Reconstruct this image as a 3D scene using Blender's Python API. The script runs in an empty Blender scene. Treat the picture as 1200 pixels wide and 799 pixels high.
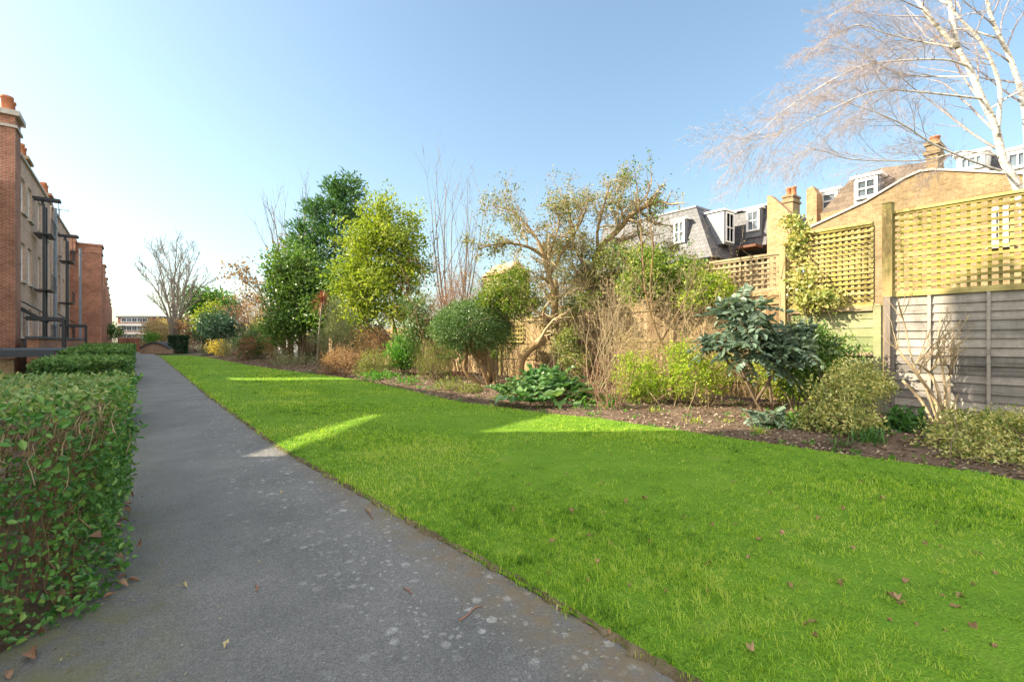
import bpy, math, random
import numpy as np
R = math.radians
rng = np.random.default_rng(7)
random.seed(7)
scene = bpy.context.scene
COL = scene.collection

# ---------------------------------------------------------------- frame of reference
# world X runs across the garden (path -> fence), world Y runs along the path, Z up. Eye at 1.4 m.
F, HZ, EYE, YAW = 560.0, 399.5, 1.4, R(38.2)
SN, CS = math.sin(YAW), math.cos(YAW)
def cam2w(x, d, z): return (CS * x + SN * d, -SN * x + CS * d, z)
def G(px, py):                       # ground point
    d = EYE * F / (py - HZ)
    return cam2w((px - 600) / F * d, d, 0.0)
def A(px, py, d):                    # point at a given distance
    return cam2w((px - 600) / F * d, d, EYE + (HZ - py) / F * d)
def W(px, py, X):                    # point on the vertical plane X = const
    r = (px - 600) / F
    return A(px, py, X / (CS * r + SN))
def WU(px, X): return W(px, HZ, X)[1]
def nrm(v):
    v = np.asarray(v, float)
    return v / (np.linalg.norm(v, axis=-1, keepdims=True) + 1e-9)

# ---------------------------------------------------------------- objects
def tag(o, label=None, cat=None, group=None, kind=None):
    if label: o['label'] = label
    if cat: o['category'] = cat
    if group: o['group'] = group
    if kind: o['kind'] = kind
    return o
def thing(name, label, cat, loc=(0, 0, 0), group=None, rz=0.0):
    o = bpy.data.objects.new(name, None); COL.objects.link(o)
    o.empty_display_size = 0.2
    o.location = loc; o.rotation_euler = (0, 0, rz)
    return tag(o, label, cat, group)
def link(name, me, parent=None):
    o = bpy.data.objects.new(name, me); COL.objects.link(o)
    if parent is not None:
        o.parent = parent
    return o

class MB:
    """collects vertices and faces for ONE mesh (world coordinates)"""
    def __init__(s): s.V = []; s.n = 0; s.Fc = []; s.rnd = []
    def add(s, vs, fs, r=0.5):
        s.V.append(np.asarray(vs, float).reshape(-1, 3)); b = s.n; s.n += len(s.V[-1])
        for f in fs: s.Fc.append([i + b for i in f]); s.rnd.append(r)
    def obox(s, c, a, b, n, la, lb, ln, r=0.5):
        c, a, b, n = [np.asarray(q, float) for q in (c, a, b, n)]
        vs = [c + a*la*i/2 + b*lb*j/2 + n*ln*k/2 for i in (-1, 1) for j in (-1, 1) for k in (-1, 1)]
        s.add(vs, [(0,1,3,2),(4,6,7,5),(0,4,5,1),(2,3,7,6),(0,2,6,4),(1,5,7,3)], r)
    def box(s, x0, x1, y0, y1, z0, z1, r=0.5):
        s.obox(((x0+x1)/2,(y0+y1)/2,(z0+z1)/2),(1,0,0),(0,1,0),(0,0,1),abs(x1-x0),abs(y1-y0),abs(z1-z0), r)
    def bar(s, p, q, w, h=None, r=0.5):
        p, q = np.asarray(p, float), np.asarray(q, float); h = h or w
        a = q - p; L = np.linalg.norm(a); a = a / L
        b = np.cross(a, (0,0,1)); 
        if np.linalg.norm(b) < 1e-3: b = np.array((1.0,0,0))
        b = nrm(b); n = np.cross(a, b)
        s.obox((p+q)/2, a, b, n, L, w, h, r)
    def tube(s, pts, rad, k=5, r=0.5, cap=True):
        pts = np.asarray(pts, float); m = len(pts)
        rad = np.broadcast_to(np.asarray(rad, float), (m,)) if np.ndim(rad) == 0 else np.asarray(rad, float)
        t = np.empty_like(pts); t[1:-1] = pts[2:] - pts[:-2]; t[0] = pts[1]-pts[0]; t[-1] = pts[-1]-pts[-2]
        t = nrm(t)
        ref = np.array((0.31, 0.17, 0.93)) if abs(nrm(pts[-1]-pts[0])[2]) < .8 else np.array((0.94, 0.3, 0.1))
        u = nrm(np.cross(t, ref)); w = np.cross(t, u)
        an = np.arange(k) * 2*math.pi/k
        vs = pts[:,None,:] + rad[:,None,None]*(np.cos(an)[None,:,None]*u[:,None,:] + np.sin(an)[None,:,None]*w[:,None,:])
        fs = [(i*k+j, i*k+(j+1)%k, (i+1)*k+(j+1)%k, (i+1)*k+j) for i in range(m-1) for j in range(k)]
        if cap: fs += [tuple(range(k-1,-1,-1)), tuple((m-1)*k+j for j in range(k))]
        s.add(vs.reshape(-1,3), fs, r)
    def prism(s, poly, off, r=0.5):
        p = np.asarray(poly, float); o = np.asarray(off, float); n = len(p)
        fs = [tuple(range(n)), tuple(range(2*n-1, n-1, -1))] + [(i, (i+1)%n, n+(i+1)%n, n+i) for i in range(n)]
        s.add(np.vstack([p, p+o]), fs, r)
    def build(s, name, mat, parent=None, smooth=False, rnd=False):
        me = bpy.data.meshes.new(name)
        V = np.vstack(s.V)
        if parent is not None: V = V - base_of(parent)
        me.from_pydata(V.tolist(), [], s.Fc)
        me.materials.append(mat)
        if rnd:
            at = me.attributes.new('rnd', 'FLOAT', 'FACE'); at.data.foreach_set('value', np.asarray(s.rnd, np.float32))
        if smooth: me.polygons.foreach_set('use_smooth', [True]*len(me.polygons))
        me.update()
        return link(name, me, parent)
def base_of(o):
    b = np.zeros(3)
    while o is not None:
        b = b + np.array(o.location); o = o.parent
    return b

def fast_mesh(name, V, tmpl_faces, nt, mat, parent, rnd, smooth=True):
    """V (N, nt, 3): N copies of a template with the given faces; rnd (N,)"""
    N = len(V)
    P = V.reshape(-1, 3)
    if parent is not None: P = P - base_of(parent)
    me = bpy.data.meshes.new(name)
    me.vertices.add(len(P)); me.vertices.foreach_set('co', P.astype(np.float32).ravel())
    li, ls, c = [], [], 0
    for f in tmpl_faces: li += list(f); ls.append(c); c += len(f)
    li = np.array(li); ls = np.array(ls)
    idx = (li[None,:] + (np.arange(N)*nt)[:,None]).ravel()
    st = (ls[None,:] + (np.arange(N)*c)[:,None]).ravel()
    me.loops.add(len(idx)); me.loops.foreach_set('vertex_index', idx.astype(np.int32))
    me.polygons.add(len(st)); me.polygons.foreach_set('loop_start', st.astype(np.int32))
    me.polygons.foreach_set('use_smooth', np.full(len(st), smooth))
    at = me.attributes.new('rnd', 'FLOAT', 'FACE')
    at.data.foreach_set('value', np.repeat(np.asarray(rnd, np.float32), len(ls)))
    me.materials.append(mat)
    me.update(calc_edges=True); me.validate()
    return link(name, me, parent)

# ---------------------------------------------------------------- foliage
def leaf_axes(N, out, up=0.2, spread=0.9, outw=0.6):
    ax = nrm(out*outw + rng.normal(0, spread, (N,3)) + np.array((0,0,up)))
    n0 = out*0.6 + rng.normal(0, 0.55, (N,3)) + np.array((0,0,0.55))
    n = nrm(n0 - (n0*ax).sum(1)[:,None]*ax)
    return ax, n
def leaf_mesh(name, P, ax, n, L, Wd, mat, parent, rnd, fold=0.18, curl=0.15):
    N = len(P); L = np.broadcast_to(L, (N,))[:,None]; Wd = np.broadcast_to(Wd, (N,))[:,None]
    sd = np.cross(ax, n)
    f = fold*Wd
    V = np.stack([P, P+ax*L*.38+sd*Wd*.5+n*f, P+ax*L*.74+sd*Wd*.36+n*(f*.7-curl*.4*L), P+ax*L-n*curl*L,
                  P+ax*L*.74-sd*Wd*.36+n*(f*.7-curl*.4*L), P+ax*L*.38-sd*Wd*.5+n*f], 1)
    return fast_mesh(name, V, [(0,1,2,3),(0,3,4,5)], 6, mat, parent, rnd, smooth=False)
def blob_points(blobs, n, ncl, cl_r, shell=(0.55,1.0), keep=None):
    """leaf clumps spread through a union of ellipsoids -> positions, outward dirs, per-leaf clump tone"""
    bl = np.array(blobs, float)
    vol = (bl[:,3]*bl[:,4]*bl[:,5])**(2/3); pr = vol/vol.sum()
    k = rng.choice(len(bl), ncl, p=pr)
    d = nrm(rng.normal(0,1,(ncl,3)))
    d[:,2] = np.where(rng.random(ncl) < .25, np.abs(d[:,2]), d[:,2])
    rr = rng.uniform(shell[0], shell[1], ncl)
    if shell[0] < .7: rr = np.where(rng.random(ncl) < .16, rng.uniform(1.0,1.24,ncl), rr)       # shoots that break the outline
    cl = bl[k,:3] + d*bl[k,3:6]*rr[:,None]
    od = nrm(d/bl[k,3:6]); tone = rng.random(ncl)
    j = rng.integers(0, ncl, n)
    g = rng.normal(0, 1, (n,3)); g = g/np.maximum(1, np.linalg.norm(g,axis=1)/1.6)[:,None]
    size = rng.uniform(.6,1.4,ncl)
    P = cl[j] + g*cl_r*size[j][:,None]
    out = nrm(od[j]*.7 + nrm(g)*.5)
    return P, out, tone[j], cl
def foliage(name, parent, mat, blobs, n, ncl, cl_r, L, Wd, up=.2, spread=.9, shell=(.55,1.), fold=.18, curl=.15, zmin=0.02, outw=.6):
    P, out, tone, cl = blob_points(blobs, n, ncl, cl_r, shell)
    m = P[:,2] > zmin; P, out, tone = P[m], out[m], tone[m]; N = len(P)
    ax, nn = leaf_axes(N, out, up, spread, outw)
    s = rng.uniform(.6, 1.25, N)
    o = leaf_mesh(name, P, ax, nn, L*s, Wd*s, mat, parent, np.clip(.55*rng.random(N)+.45*tone,0,1), fold, curl)
    return o, cl
def curve(pts, n=8):
    """Catmull-Rom through the given points"""
    p = np.asarray(pts, float); p = np.vstack([2*p[0]-p[1], p, 2*p[-1]-p[-2]]); out = []
    for i in range(1, len(p)-2):
        for t in np.arange(n)/n:
            out.append(.5*((2*p[i])+(-p[i-1]+p[i+1])*t+(2*p[i-1]-5*p[i]+4*p[i+1]-p[i+2])*t*t+(-p[i-1]+3*p[i]-3*p[i+1]+p[i+2])*t**3))
    out.append(p[-2]); return np.array(out)
def stem_pts(a, b, sag=0.1, n=6, jit=0.03):
    a, b = np.asarray(a,float), np.asarray(b,float); L = np.linalg.norm(b-a)
    t = np.linspace(0,1,n)[:,None]
    mid = rng.normal(0, sag*L, 3)
    p = a + (b-a)*t + mid*(t*(1-t)*4) + rng.normal(0, jit*L, (n,3))*(t*(1-t)*4)
    return p
def stems(name, parent, mat, base, cl, count, r0, spread=.15, k=5, forks=True, rend=.25):
    mb = MB(); base = np.asarray(base, float)
    ids = rng.choice(len(cl), min(count, len(cl)), replace=False)
    for i in ids:
        if cl[i][2] < base[2]+.12: continue
        b = base + np.array((rng.normal(0,spread), rng.normal(0,spread), 0))
        p = stem_pts(b, cl[i], .1); r = r0*rng.uniform(.5,1.1)
        mb.tube(p, np.linspace(r, r*rend, len(p)), k)
    return mb.build(name, mat, parent, smooth=True)

class Grow:
    """recursive bare branching"""
    def __init__(s, P): s.P = P; s.out = []
    def go(s, p, d, L, r, lv):
        P = s.P; ns = P['seg'][lv]; pts = [np.array(p,float)]; ds = [d]
        for i in range(ns):
            d = nrm(d + rng.normal(0, P['wob'][lv], 3) + np.array((0,0,P['up'][lv]))/ns)
            pts.append(pts[-1] + d*L/ns); ds.append(d)
        rad = r*np.linspace(1, P.get('tip',.35), ns+1)
        s.out.append((lv, np.array(pts), rad)); s.kids(np.array(pts), ds, rad, L, lv)
    def kids(s, pts, ds, rad, L, lv):
        P = s.P
        if lv >= P['max']: return
        n = P['n'][lv]; n = int(n) + (rng.random() < n-int(n)); m = len(pts)-1
        for q in range(n):
            t = P['t0'][lv] + (1-P['t0'][lv])*(q+rng.random())/n
            x = min(t*m, m-1e-6); i = int(x); f = x-i
            p = pts[i]*(1-f)+pts[i+1]*f; dd = nrm(pts[i+1]-pts[i]); rr = rad[i]*(1-f)+rad[i+1]*f
            an = R(P['ang'][lv]*rng.uniform(.6,1.3)); ph = rng.uniform(0, 2*math.pi)
            u = nrm(np.cross(dd, (0.3,0.5,0.81))); w = np.cross(dd,u)
            nd = nrm(dd*math.cos(an) + (u*math.cos(ph)+w*math.sin(ph))*math.sin(an))
            s.go(p, nd, L*P['lr'][lv]*(1-.45*t)*rng.uniform(.6,1.25), max(rr*P.get('rr',.62), P['rmin']), lv+1)
    def limb(s, pts, r0, r1, lv=0):
        p = curve(pts, 5); ds = list(nrm(np.gradient(p, axis=0))); rad = np.linspace(r0, r1, len(p))
        s.out.append((lv, p, rad)); s.kids(p, ds, rad, np.linalg.norm(np.diff(p,axis=0),axis=1).sum(), lv)
    def emit(s, parent, mat, tmat, split, names=('trunk','crown'), kk=(8,6,4,3,3)):
        a, b = MB(), MB()
        for lv, p, r in s.out:
            (a if lv <= split else b).tube(p, r, kk[lv], cap=lv<2)
        if a.n: a.build(names[0], mat, parent, smooth=True)
        if b.n: b.build(names[1], tmat, parent, smooth=True)
    def tips(s, lv):
        return np.array([p[-1] for l,p,r in s.out if l>=lv])

# ---------------------------------------------------------------- materials
def new_mat(name):
    m = bpy.data.materials.new(name); m.use_nodes = True
    nt = m.node_tree; b = nt.nodes['Principled BSDF']
    return m, nt, b
def N(nt, t, **k):
    n = nt.nodes.new(t)
    for a, v in k.items():
        if a.startswith('i_'): n.inputs[a[2:].replace('_',' ')].default_value = v
        else: setattr(n, a, v)
    return n
def ramp(nt, fac, stops, interp='LINEAR'):
    r = nt.nodes.new('ShaderNodeValToRGB'); r.color_ramp.interpolation = interp
    e = r.color_ramp.elements
    while len(e) < len(stops): e.new(.5)
    for q, (p, c) in zip(e, stops): q.position = p; q.color = (*c, 1)
    nt.links.new(fac, r.inputs[0]); return r.outputs[0]
def mixc(nt, fac, a, b, mode='MIX'):
    m = nt.nodes.new('ShaderNodeMix'); m.data_type = 'RGBA'; m.blend_type = mode
    for s, v in ((0, fac), (6, a), (7, b)):
        if hasattr(v, 'links'): nt.links.new(v, m.inputs[s])
        elif s == 0: m.inputs[0].default_value = v
        else: m.inputs[s].default_value = (*v, 1)
    return m.outputs[2]
def noise(nt, vec, scale, detail=4, rough=.6, out=0):
    n = N(nt, 'ShaderNodeTexNoise'); n.inputs['Scale'].default_value = scale; n.inputs['Detail'].default_value = detail; n.inputs['Roughness'].default_value = rough
    nt.links.new(vec, n.inputs['Vector']); return n.outputs[out]
def geo(nt): return nt.nodes.new('ShaderNodeNewGeometry').outputs['Position']
def mapping(nt, vec, scale=(1,1,1), rot=(0,0,0)):
    m = N(nt, 'ShaderNodeMapping'); m.inputs['Scale'].default_value = scale; m.inputs['Rotation'].default_value = rot
    nt.links.new(vec, m.inputs[0]); return m.outputs[0]
def bump(nt, h, b, strength=.4, dist=.01):
    n = N(nt, 'ShaderNodeBump'); n.inputs['Strength'].default_value = strength; n.inputs['Distance'].default_value = dist
    nt.links.new(h, n.inputs['Height']); nt.links.new(n.outputs[0], b.inputs['Normal'])
def plain(name, c, rough=.6, metal=0., spec=.5, var=.15, sc=6.):
    m, nt, b = new_mat(name)
    col = ramp(nt, noise(nt, geo(nt), sc, 5), [(.3, [q*(1-var) for q in c]), (.7, [min(1,q*(1+var)) for q in c])])
    nt.links.new(col, b.inputs['Base Color']); b.inputs['Roughness'].default_value = rough
    b.inputs['Metallic'].default_value = metal; b.inputs['Specular IOR Level'].default_value = spec
    return m
def leafmat(name, stops, trans=.35, rough=.45, spec=.35):
    m, nt, b = new_mat(name)
    at = N(nt, 'ShaderNodeAttribute', attribute_name='rnd')
    n = len(stops)
    col = ramp(nt, at.outputs['Fac'], [(i/(n-1) if n>1 else 0, c) for i, c in enumerate(stops)])
    nt.links.new(col, b.inputs['Base Color']); b.inputs['Roughness'].default_value = rough; b.inputs['Specular IOR Level'].default_value = spec
    if trans > 0:
        t = N(nt, 'ShaderNodeBsdfTranslucent'); mx = N(nt, 'ShaderNodeMixShader'); mx.inputs[0].default_value = trans
        tc = mixc(nt, 1., col, (1.25, 1.3, .55), 'MULTIPLY'); nt.links.new(tc, t.inputs[0])
        nt.links.new(b.outputs[0], mx.inputs[1]); nt.links.new(t.outputs[0], mx.inputs[2])
        nt.links.new(mx.outputs[0], nt.nodes['Material Output'].inputs[0])
    return m
def bark(name, c0, c1, sc=14., stretch=.25):
    m, nt, b = new_mat(name)
    v = mapping(nt, geo(nt), (1,1,stretch))
    f = noise(nt, v, sc, 6, .7)
    nt.links.new(ramp(nt, f, [(.3, c0), (.7, c1)]), b.inputs['Base Color']); b.inputs['Roughness'].default_value = .85
    b.inputs['Specular IOR Level'].default_value = .2
    bump(nt, f, b, .6, .02); return m
def wallvec(nt):
    sp = N(nt, 'ShaderNodeSeparateXYZ'); nt.links.new(geo(nt), sp.inputs[0])
    ad = N(nt, 'ShaderNodeMath', operation='ADD'); nt.links.new(sp.outputs[0], ad.inputs[0]); nt.links.new(sp.outputs[1], ad.inputs[1])
    c = N(nt, 'ShaderNodeCombineXYZ'); nt.links.new(ad.outputs[0], c.inputs[0]); nt.links.new(sp.outputs[2], c.inputs[1])
    return c.outputs[0]
def brick(name, c1, c2, mortar, bw=.23, bh=.078, ms=.010, dirt=.45, rough=.85, off=.5):
    m, nt, b = new_mat(name)
    v = wallvec(nt)
    t = N(nt, 'ShaderNodeTexBrick'); t.offset = off
    t.inputs['Scale'].default_value = 1.; t.inputs['Mortar Size'].default_value = ms; t.inputs['Brick Width'].default_value = bw; t.inputs['Row Height'].default_value = bh
    t.inputs['Color1'].default_value = (*c1,1); t.inputs['Color2'].default_value = (*c2,1); t.inputs['Mortar'].default_value = (*mortar,1); t.inputs['Bias'].default_value = -.1
    t.inputs['Mortar Smooth'].default_value = .3
    nt.links.new(v, t.inputs['Vector'])
    f = noise(nt, geo(nt), .9, 6, .7); f2 = noise(nt, geo(nt), 9., 3)
    col = mixc(nt, 1., t.outputs[0], ramp(nt, f, [(.3,(1-dirt,)*3),(.68,(1.12,1.1,1.06))]), 'MULTIPLY')
    col = mixc(nt, 1., col, ramp(nt, f2, [(.3,(.8,.8,.8)),(.7,(1.15,1.12,1.1))]), 'MULTIPLY')
    nt.links.new(col, b.inputs['Base Color']); b.inputs['Roughness'].default_value = rough; b.inputs['Specular IOR Level'].default_value = .2
    iv = N(nt, 'ShaderNodeMath', operation='SUBTRACT'); iv.inputs[0].default_value = 1; nt.links.new(t.outputs['Fac'], iv.inputs[1])
    bump(nt, iv.outputs[0], b, .5, .008)
    return m
def wood(name, stops, axis='z', sc=3., rough=.8, algae=None):
    m, nt, b = new_mat(name)
    s = {'z': (9,9,.5), 'y': (9,.5,9), 'x': (.5,9,9)}[axis]
    f = noise(nt, mapping(nt, geo(nt), s), sc, 6, .65)
    g = noise(nt, geo(nt), 1.3, 4)
    at = N(nt, 'ShaderNodeAttribute', attribute_name='rnd')
    mx = N(nt, 'ShaderNodeMath', operation='MULTIPLY_ADD'); nt.links.new(at.outputs['Fac'], mx.inputs[0]); mx.inputs[1].default_value = .5
    h = N(nt, 'ShaderNodeMath', operation='MULTIPLY'); nt.links.new(f, h.inputs[0]); h.inputs[1].default_value = .6
    nt.links.new(h.outputs[0], mx.inputs[2])
    n = len(stops)
    col = ramp(nt, mx.outputs[0], [(.27+.42*i/(n-1), c) for i, c in enumerate(stops)])
    col = mixc(nt, 1., col, ramp(nt, noise(nt, mapping(nt, geo(nt), (1,1,.45)), 2.1, 7, .75), [(.33,(.6,.58,.56)),(.55,(1.,1.,1.)),(.8,(1.12,1.1,1.05))]), 'MULTIPLY')
    if algae: col = mixc(nt, ramp(nt, g, [(.42,(0,0,0)),(.68,(.75,.75,.75))]), col, algae)
    nt.links.new(col, b.inputs['Base Color']); b.inputs['Roughness'].default_value = rough; b.inputs['Specular IOR Level'].default_value = .25
    bump(nt, f, b, .35, .006); return m
# ---------------------------------------------------------------- shared materials
M = {}
M['twig'] = bark('twig_bark', (.10,.07,.05), (.24,.18,.13), 30)
M['greytwig'] = bark('grey_twig_bark', (.13,.11,.09), (.30,.26,.21), 30)
M['redtwig'] = bark('red_twig_bark', (.20,.10,.07), (.36,.20,.14), 30)
M['paletwig'] = bark('pale_twig_bark', (.30,.22,.13), (.54,.42,.26), 30)
M['bark'] = bark('brown_bark', (.09,.06,.04), (.26,.19,.12), 18)
M['gnarl'] = bark('gnarled_bark', (.12,.075,.035), (.34,.23,.11), 16)
M['hedgestem'] = bark('hedge_stem_bark', (.12,.075,.04), (.30,.20,.11), 30)
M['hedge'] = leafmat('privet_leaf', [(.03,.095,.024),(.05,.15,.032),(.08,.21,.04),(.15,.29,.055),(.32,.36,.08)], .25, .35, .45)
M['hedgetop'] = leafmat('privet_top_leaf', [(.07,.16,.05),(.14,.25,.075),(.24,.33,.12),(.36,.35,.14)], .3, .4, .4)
M['hedgefar'] = leafmat('box_hedge_leaf', [(.035,.09,.022),(.07,.16,.036),(.13,.24,.06),(.2,.29,.09)], .25, .5)
M['deadleaf'] = leafmat('dead_leaf', [(.12,.06,.035),(.22,.12,.075),(.33,.22,.16)], .15, .7, .2)
M['metal'] = plain('black_painted_steel', (.018,.02,.026), .45, 0, .5)
M['glass'] = None
def glassmat():
    m, nt, b = new_mat('window_glass')
    f = noise(nt, geo(nt), .7, 3)
    nt.links.new(ramp(nt, f, [(.35,(.05,.065,.08)),(.7,(.20,.25,.30))]), b.inputs['Base Color'])  # bluish sky reflection painted into the pane colour
    b.inputs['Roughness'].default_value = .06; b.inputs['Specular IOR Level'].default_value = .9; return m
M['glass'] = glassmat()
M['white'] = plain('white_paint', (.78,.78,.76), .4, 0, .4, .05)
M['stone'] = plain('pale_stone', (.45,.41,.36), .85, 0, .2)
M['terracotta'] = plain('terracotta', (.42,.16,.08), .8, 0, .2)
M['darkbrick'] = brick('red_brown_brick', (.30,.11,.065), (.43,.175,.105), (.40,.33,.28))
M['pinkbrick'] = brick('pale_pink_brick', (.46,.285,.215), (.58,.395,.30), (.58,.48,.40), dirt=.2)
M['orangebrick'] = brick('orange_brick', (.40,.15,.08), (.52,.23,.13), (.44,.35,.28))
M['palewall'] = brick('pale_bounce_brick', (.70,.66,.60), (.78,.74,.68), (.66,.62,.57), dirt=.12)  # for the unseen blocks, kept pale to bounce light onto the lawn
M['stock'] = brick('yellow_stock_brick', (.25,.17,.08), (.36,.255,.135), (.32,.27,.20), .17, .058, .008, dirt=.4)
M['slate'] = brick('grey_slate', (.085,.087,.10), (.135,.135,.15), (.04,.04,.05), .30, .20, .006, .15, .5)
M['brownslate'] = brick('brown_slate', (.12,.09,.07), (.19,.145,.11), (.06,.05,.04), .26, .17, .006, .2, .6)
M['lead'] = plain('lead_flashing', (.16,.17,.19), .5, .2)
M['greytop'] = plain('dark_bitumen_felt', (.05,.055,.065), .7)
M['peach'] = plain('pale_clay_tile', (.50,.30,.19), .85, 0, .2)
M['cream'] = plain('cream_render', (.6,.52,.42), .85, 0, .2)

FILL_CLOUD = 9.6  # strength of the cloud fill added to the unseen rear sky
# ---------------------------------------------------------------- camera, world, sun
cam = bpy.data.cameras.new('camera'); cam.sensor_width = 36; cam.sensor_fit = 'HORIZONTAL'; cam.lens = F/1200*36
cam.clip_start = .05; cam.clip_end = 3000
co = bpy.data.objects.new('camera', cam); COL.objects.link(co)
co.location = (0,0,EYE); co.rotation_euler = (R(90), 0, -YAW); scene.camera = co
ELEV = 31.0
sdir = nrm(np.array((-.819*math.cos(R(ELEV)), .573*math.cos(R(ELEV)), math.sin(R(ELEV)))))   # towards the sun
wd = bpy.data.worlds.new('World'); scene.world = wd; wd.use_nodes = True
nt = wd.node_tree; bg = nt.nodes['Background']
sky = nt.nodes.new('ShaderNodeTexSky'); sky.sky_type = 'NISHITA'; sky.sun_disc = False
sky.sun_elevation = R(ELEV); sky.sun_rotation = math.atan2(sdir[0], sdir[1])
sky.altitude = 0; sky.air_density = 1.2; sky.dust_density = 1.6; sky.ozone_density = 1.6
gam = nt.nodes.new('ShaderNodeGamma'); gam.inputs[1].default_value = .86; nt.links.new(sky.outputs[0], gam.inputs[0])   # gamma flattens the sky's contrast
tint = mixc(nt, 1., gam.outputs[0], (.925,1.005,1.0), 'MULTIPLY')
# unseen cloud glow added behind the photographer to brighten the shaded lawn and path
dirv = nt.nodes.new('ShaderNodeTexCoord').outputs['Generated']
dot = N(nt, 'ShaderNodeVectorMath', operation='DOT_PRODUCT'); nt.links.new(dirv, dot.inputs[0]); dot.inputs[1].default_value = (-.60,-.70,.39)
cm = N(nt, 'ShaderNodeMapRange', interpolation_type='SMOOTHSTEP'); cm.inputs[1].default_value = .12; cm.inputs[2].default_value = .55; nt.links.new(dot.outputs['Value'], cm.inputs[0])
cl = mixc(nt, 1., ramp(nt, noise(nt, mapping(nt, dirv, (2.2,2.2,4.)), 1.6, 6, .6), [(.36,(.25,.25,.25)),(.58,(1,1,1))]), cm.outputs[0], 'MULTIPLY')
skyc = mixc(nt, cl, tint, (FILL_CLOUD,FILL_CLOUD*.955,FILL_CLOUD*.87))
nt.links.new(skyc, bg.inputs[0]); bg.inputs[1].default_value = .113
sl = bpy.data.lights.new('sun', 'SUN'); sl.energy = 5.0; sl.angle = R(.53); sl.color = (1., .88, .66)
so = bpy.data.objects.new('sun', sl); COL.objects.link(so)
from mathutils import Vector
so.rotation_euler = Vector(sdir.tolist()).to_track_quat('Z', 'Y').to_euler(); so.location = (-30, 20, 40)
vs = scene.view_settings; vs.view_transform = 'Standard'; vs.look = 'None'; vs.gamma = 1; vs.use_curve_mapping = False; vs.exposure = 1.54
scene.render.film_transparent = False
cy = scene.cycles
cy.max_bounces = 6; cy.diffuse_bounces = 3; cy.glossy_bounces = 2; cy.transmission_bounces = 4; cy.transparent_max_bounces = 4
cy.use_adaptive_sampling = True; cy.adaptive_threshold = .02; cy.use_denoising = True; cy.sample_clamp_indirect = 6

# ---------------------------------------------------------------- ground, path, lawn, bed
def interp(pts, u):
    p = np.array(sorted([(q[1], q[0]) for q in pts])); return np.interp(u, p[:,0], p[:,1])
PATH_R = [G(*q)[:2] for q in [(770,778),(620,690),(480,612),(330,527),(245,465),(210,436),(190,419.5)]] + [(1.85,-2),(1.95,-14)]
BED = [G(*q)[:2] for q in [(1200,566),(1100,549),(1000,536),(900,521),(830,511),(770,502),(700,491),(640,486),(585,478),(540,472),(500,464),(470,456),(420,446),(380,440),(330,434),(290,428),(240,418.5)]] + [(6.9,-1),(7.3,-14),(3.9,58)]
path_r = lambda u: interp(PATH_R, u)
bed_e = lambda u: interp(BED, u)
UEND = 56.

def sheet(name, us, f0, f1, nv, zf, mat):
    V, Fs = [], []
    for u in us:
        a, b = f0(u), f1(u)
        for j in range(nv+1):
            x = a + (b-a)*j/nv; V.append((x, u, zf(x, u, j/nv)))
    for i in range(len(us)-1):
        for j in range(nv):
            q = i*(nv+1)+j; Fs.append((q, q+1, q+nv+2, q+nv+1))
    mb = MB(); mb.add(V, Fs); return tag(mb.build(name, mat, smooth=True), kind='structure')

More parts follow.
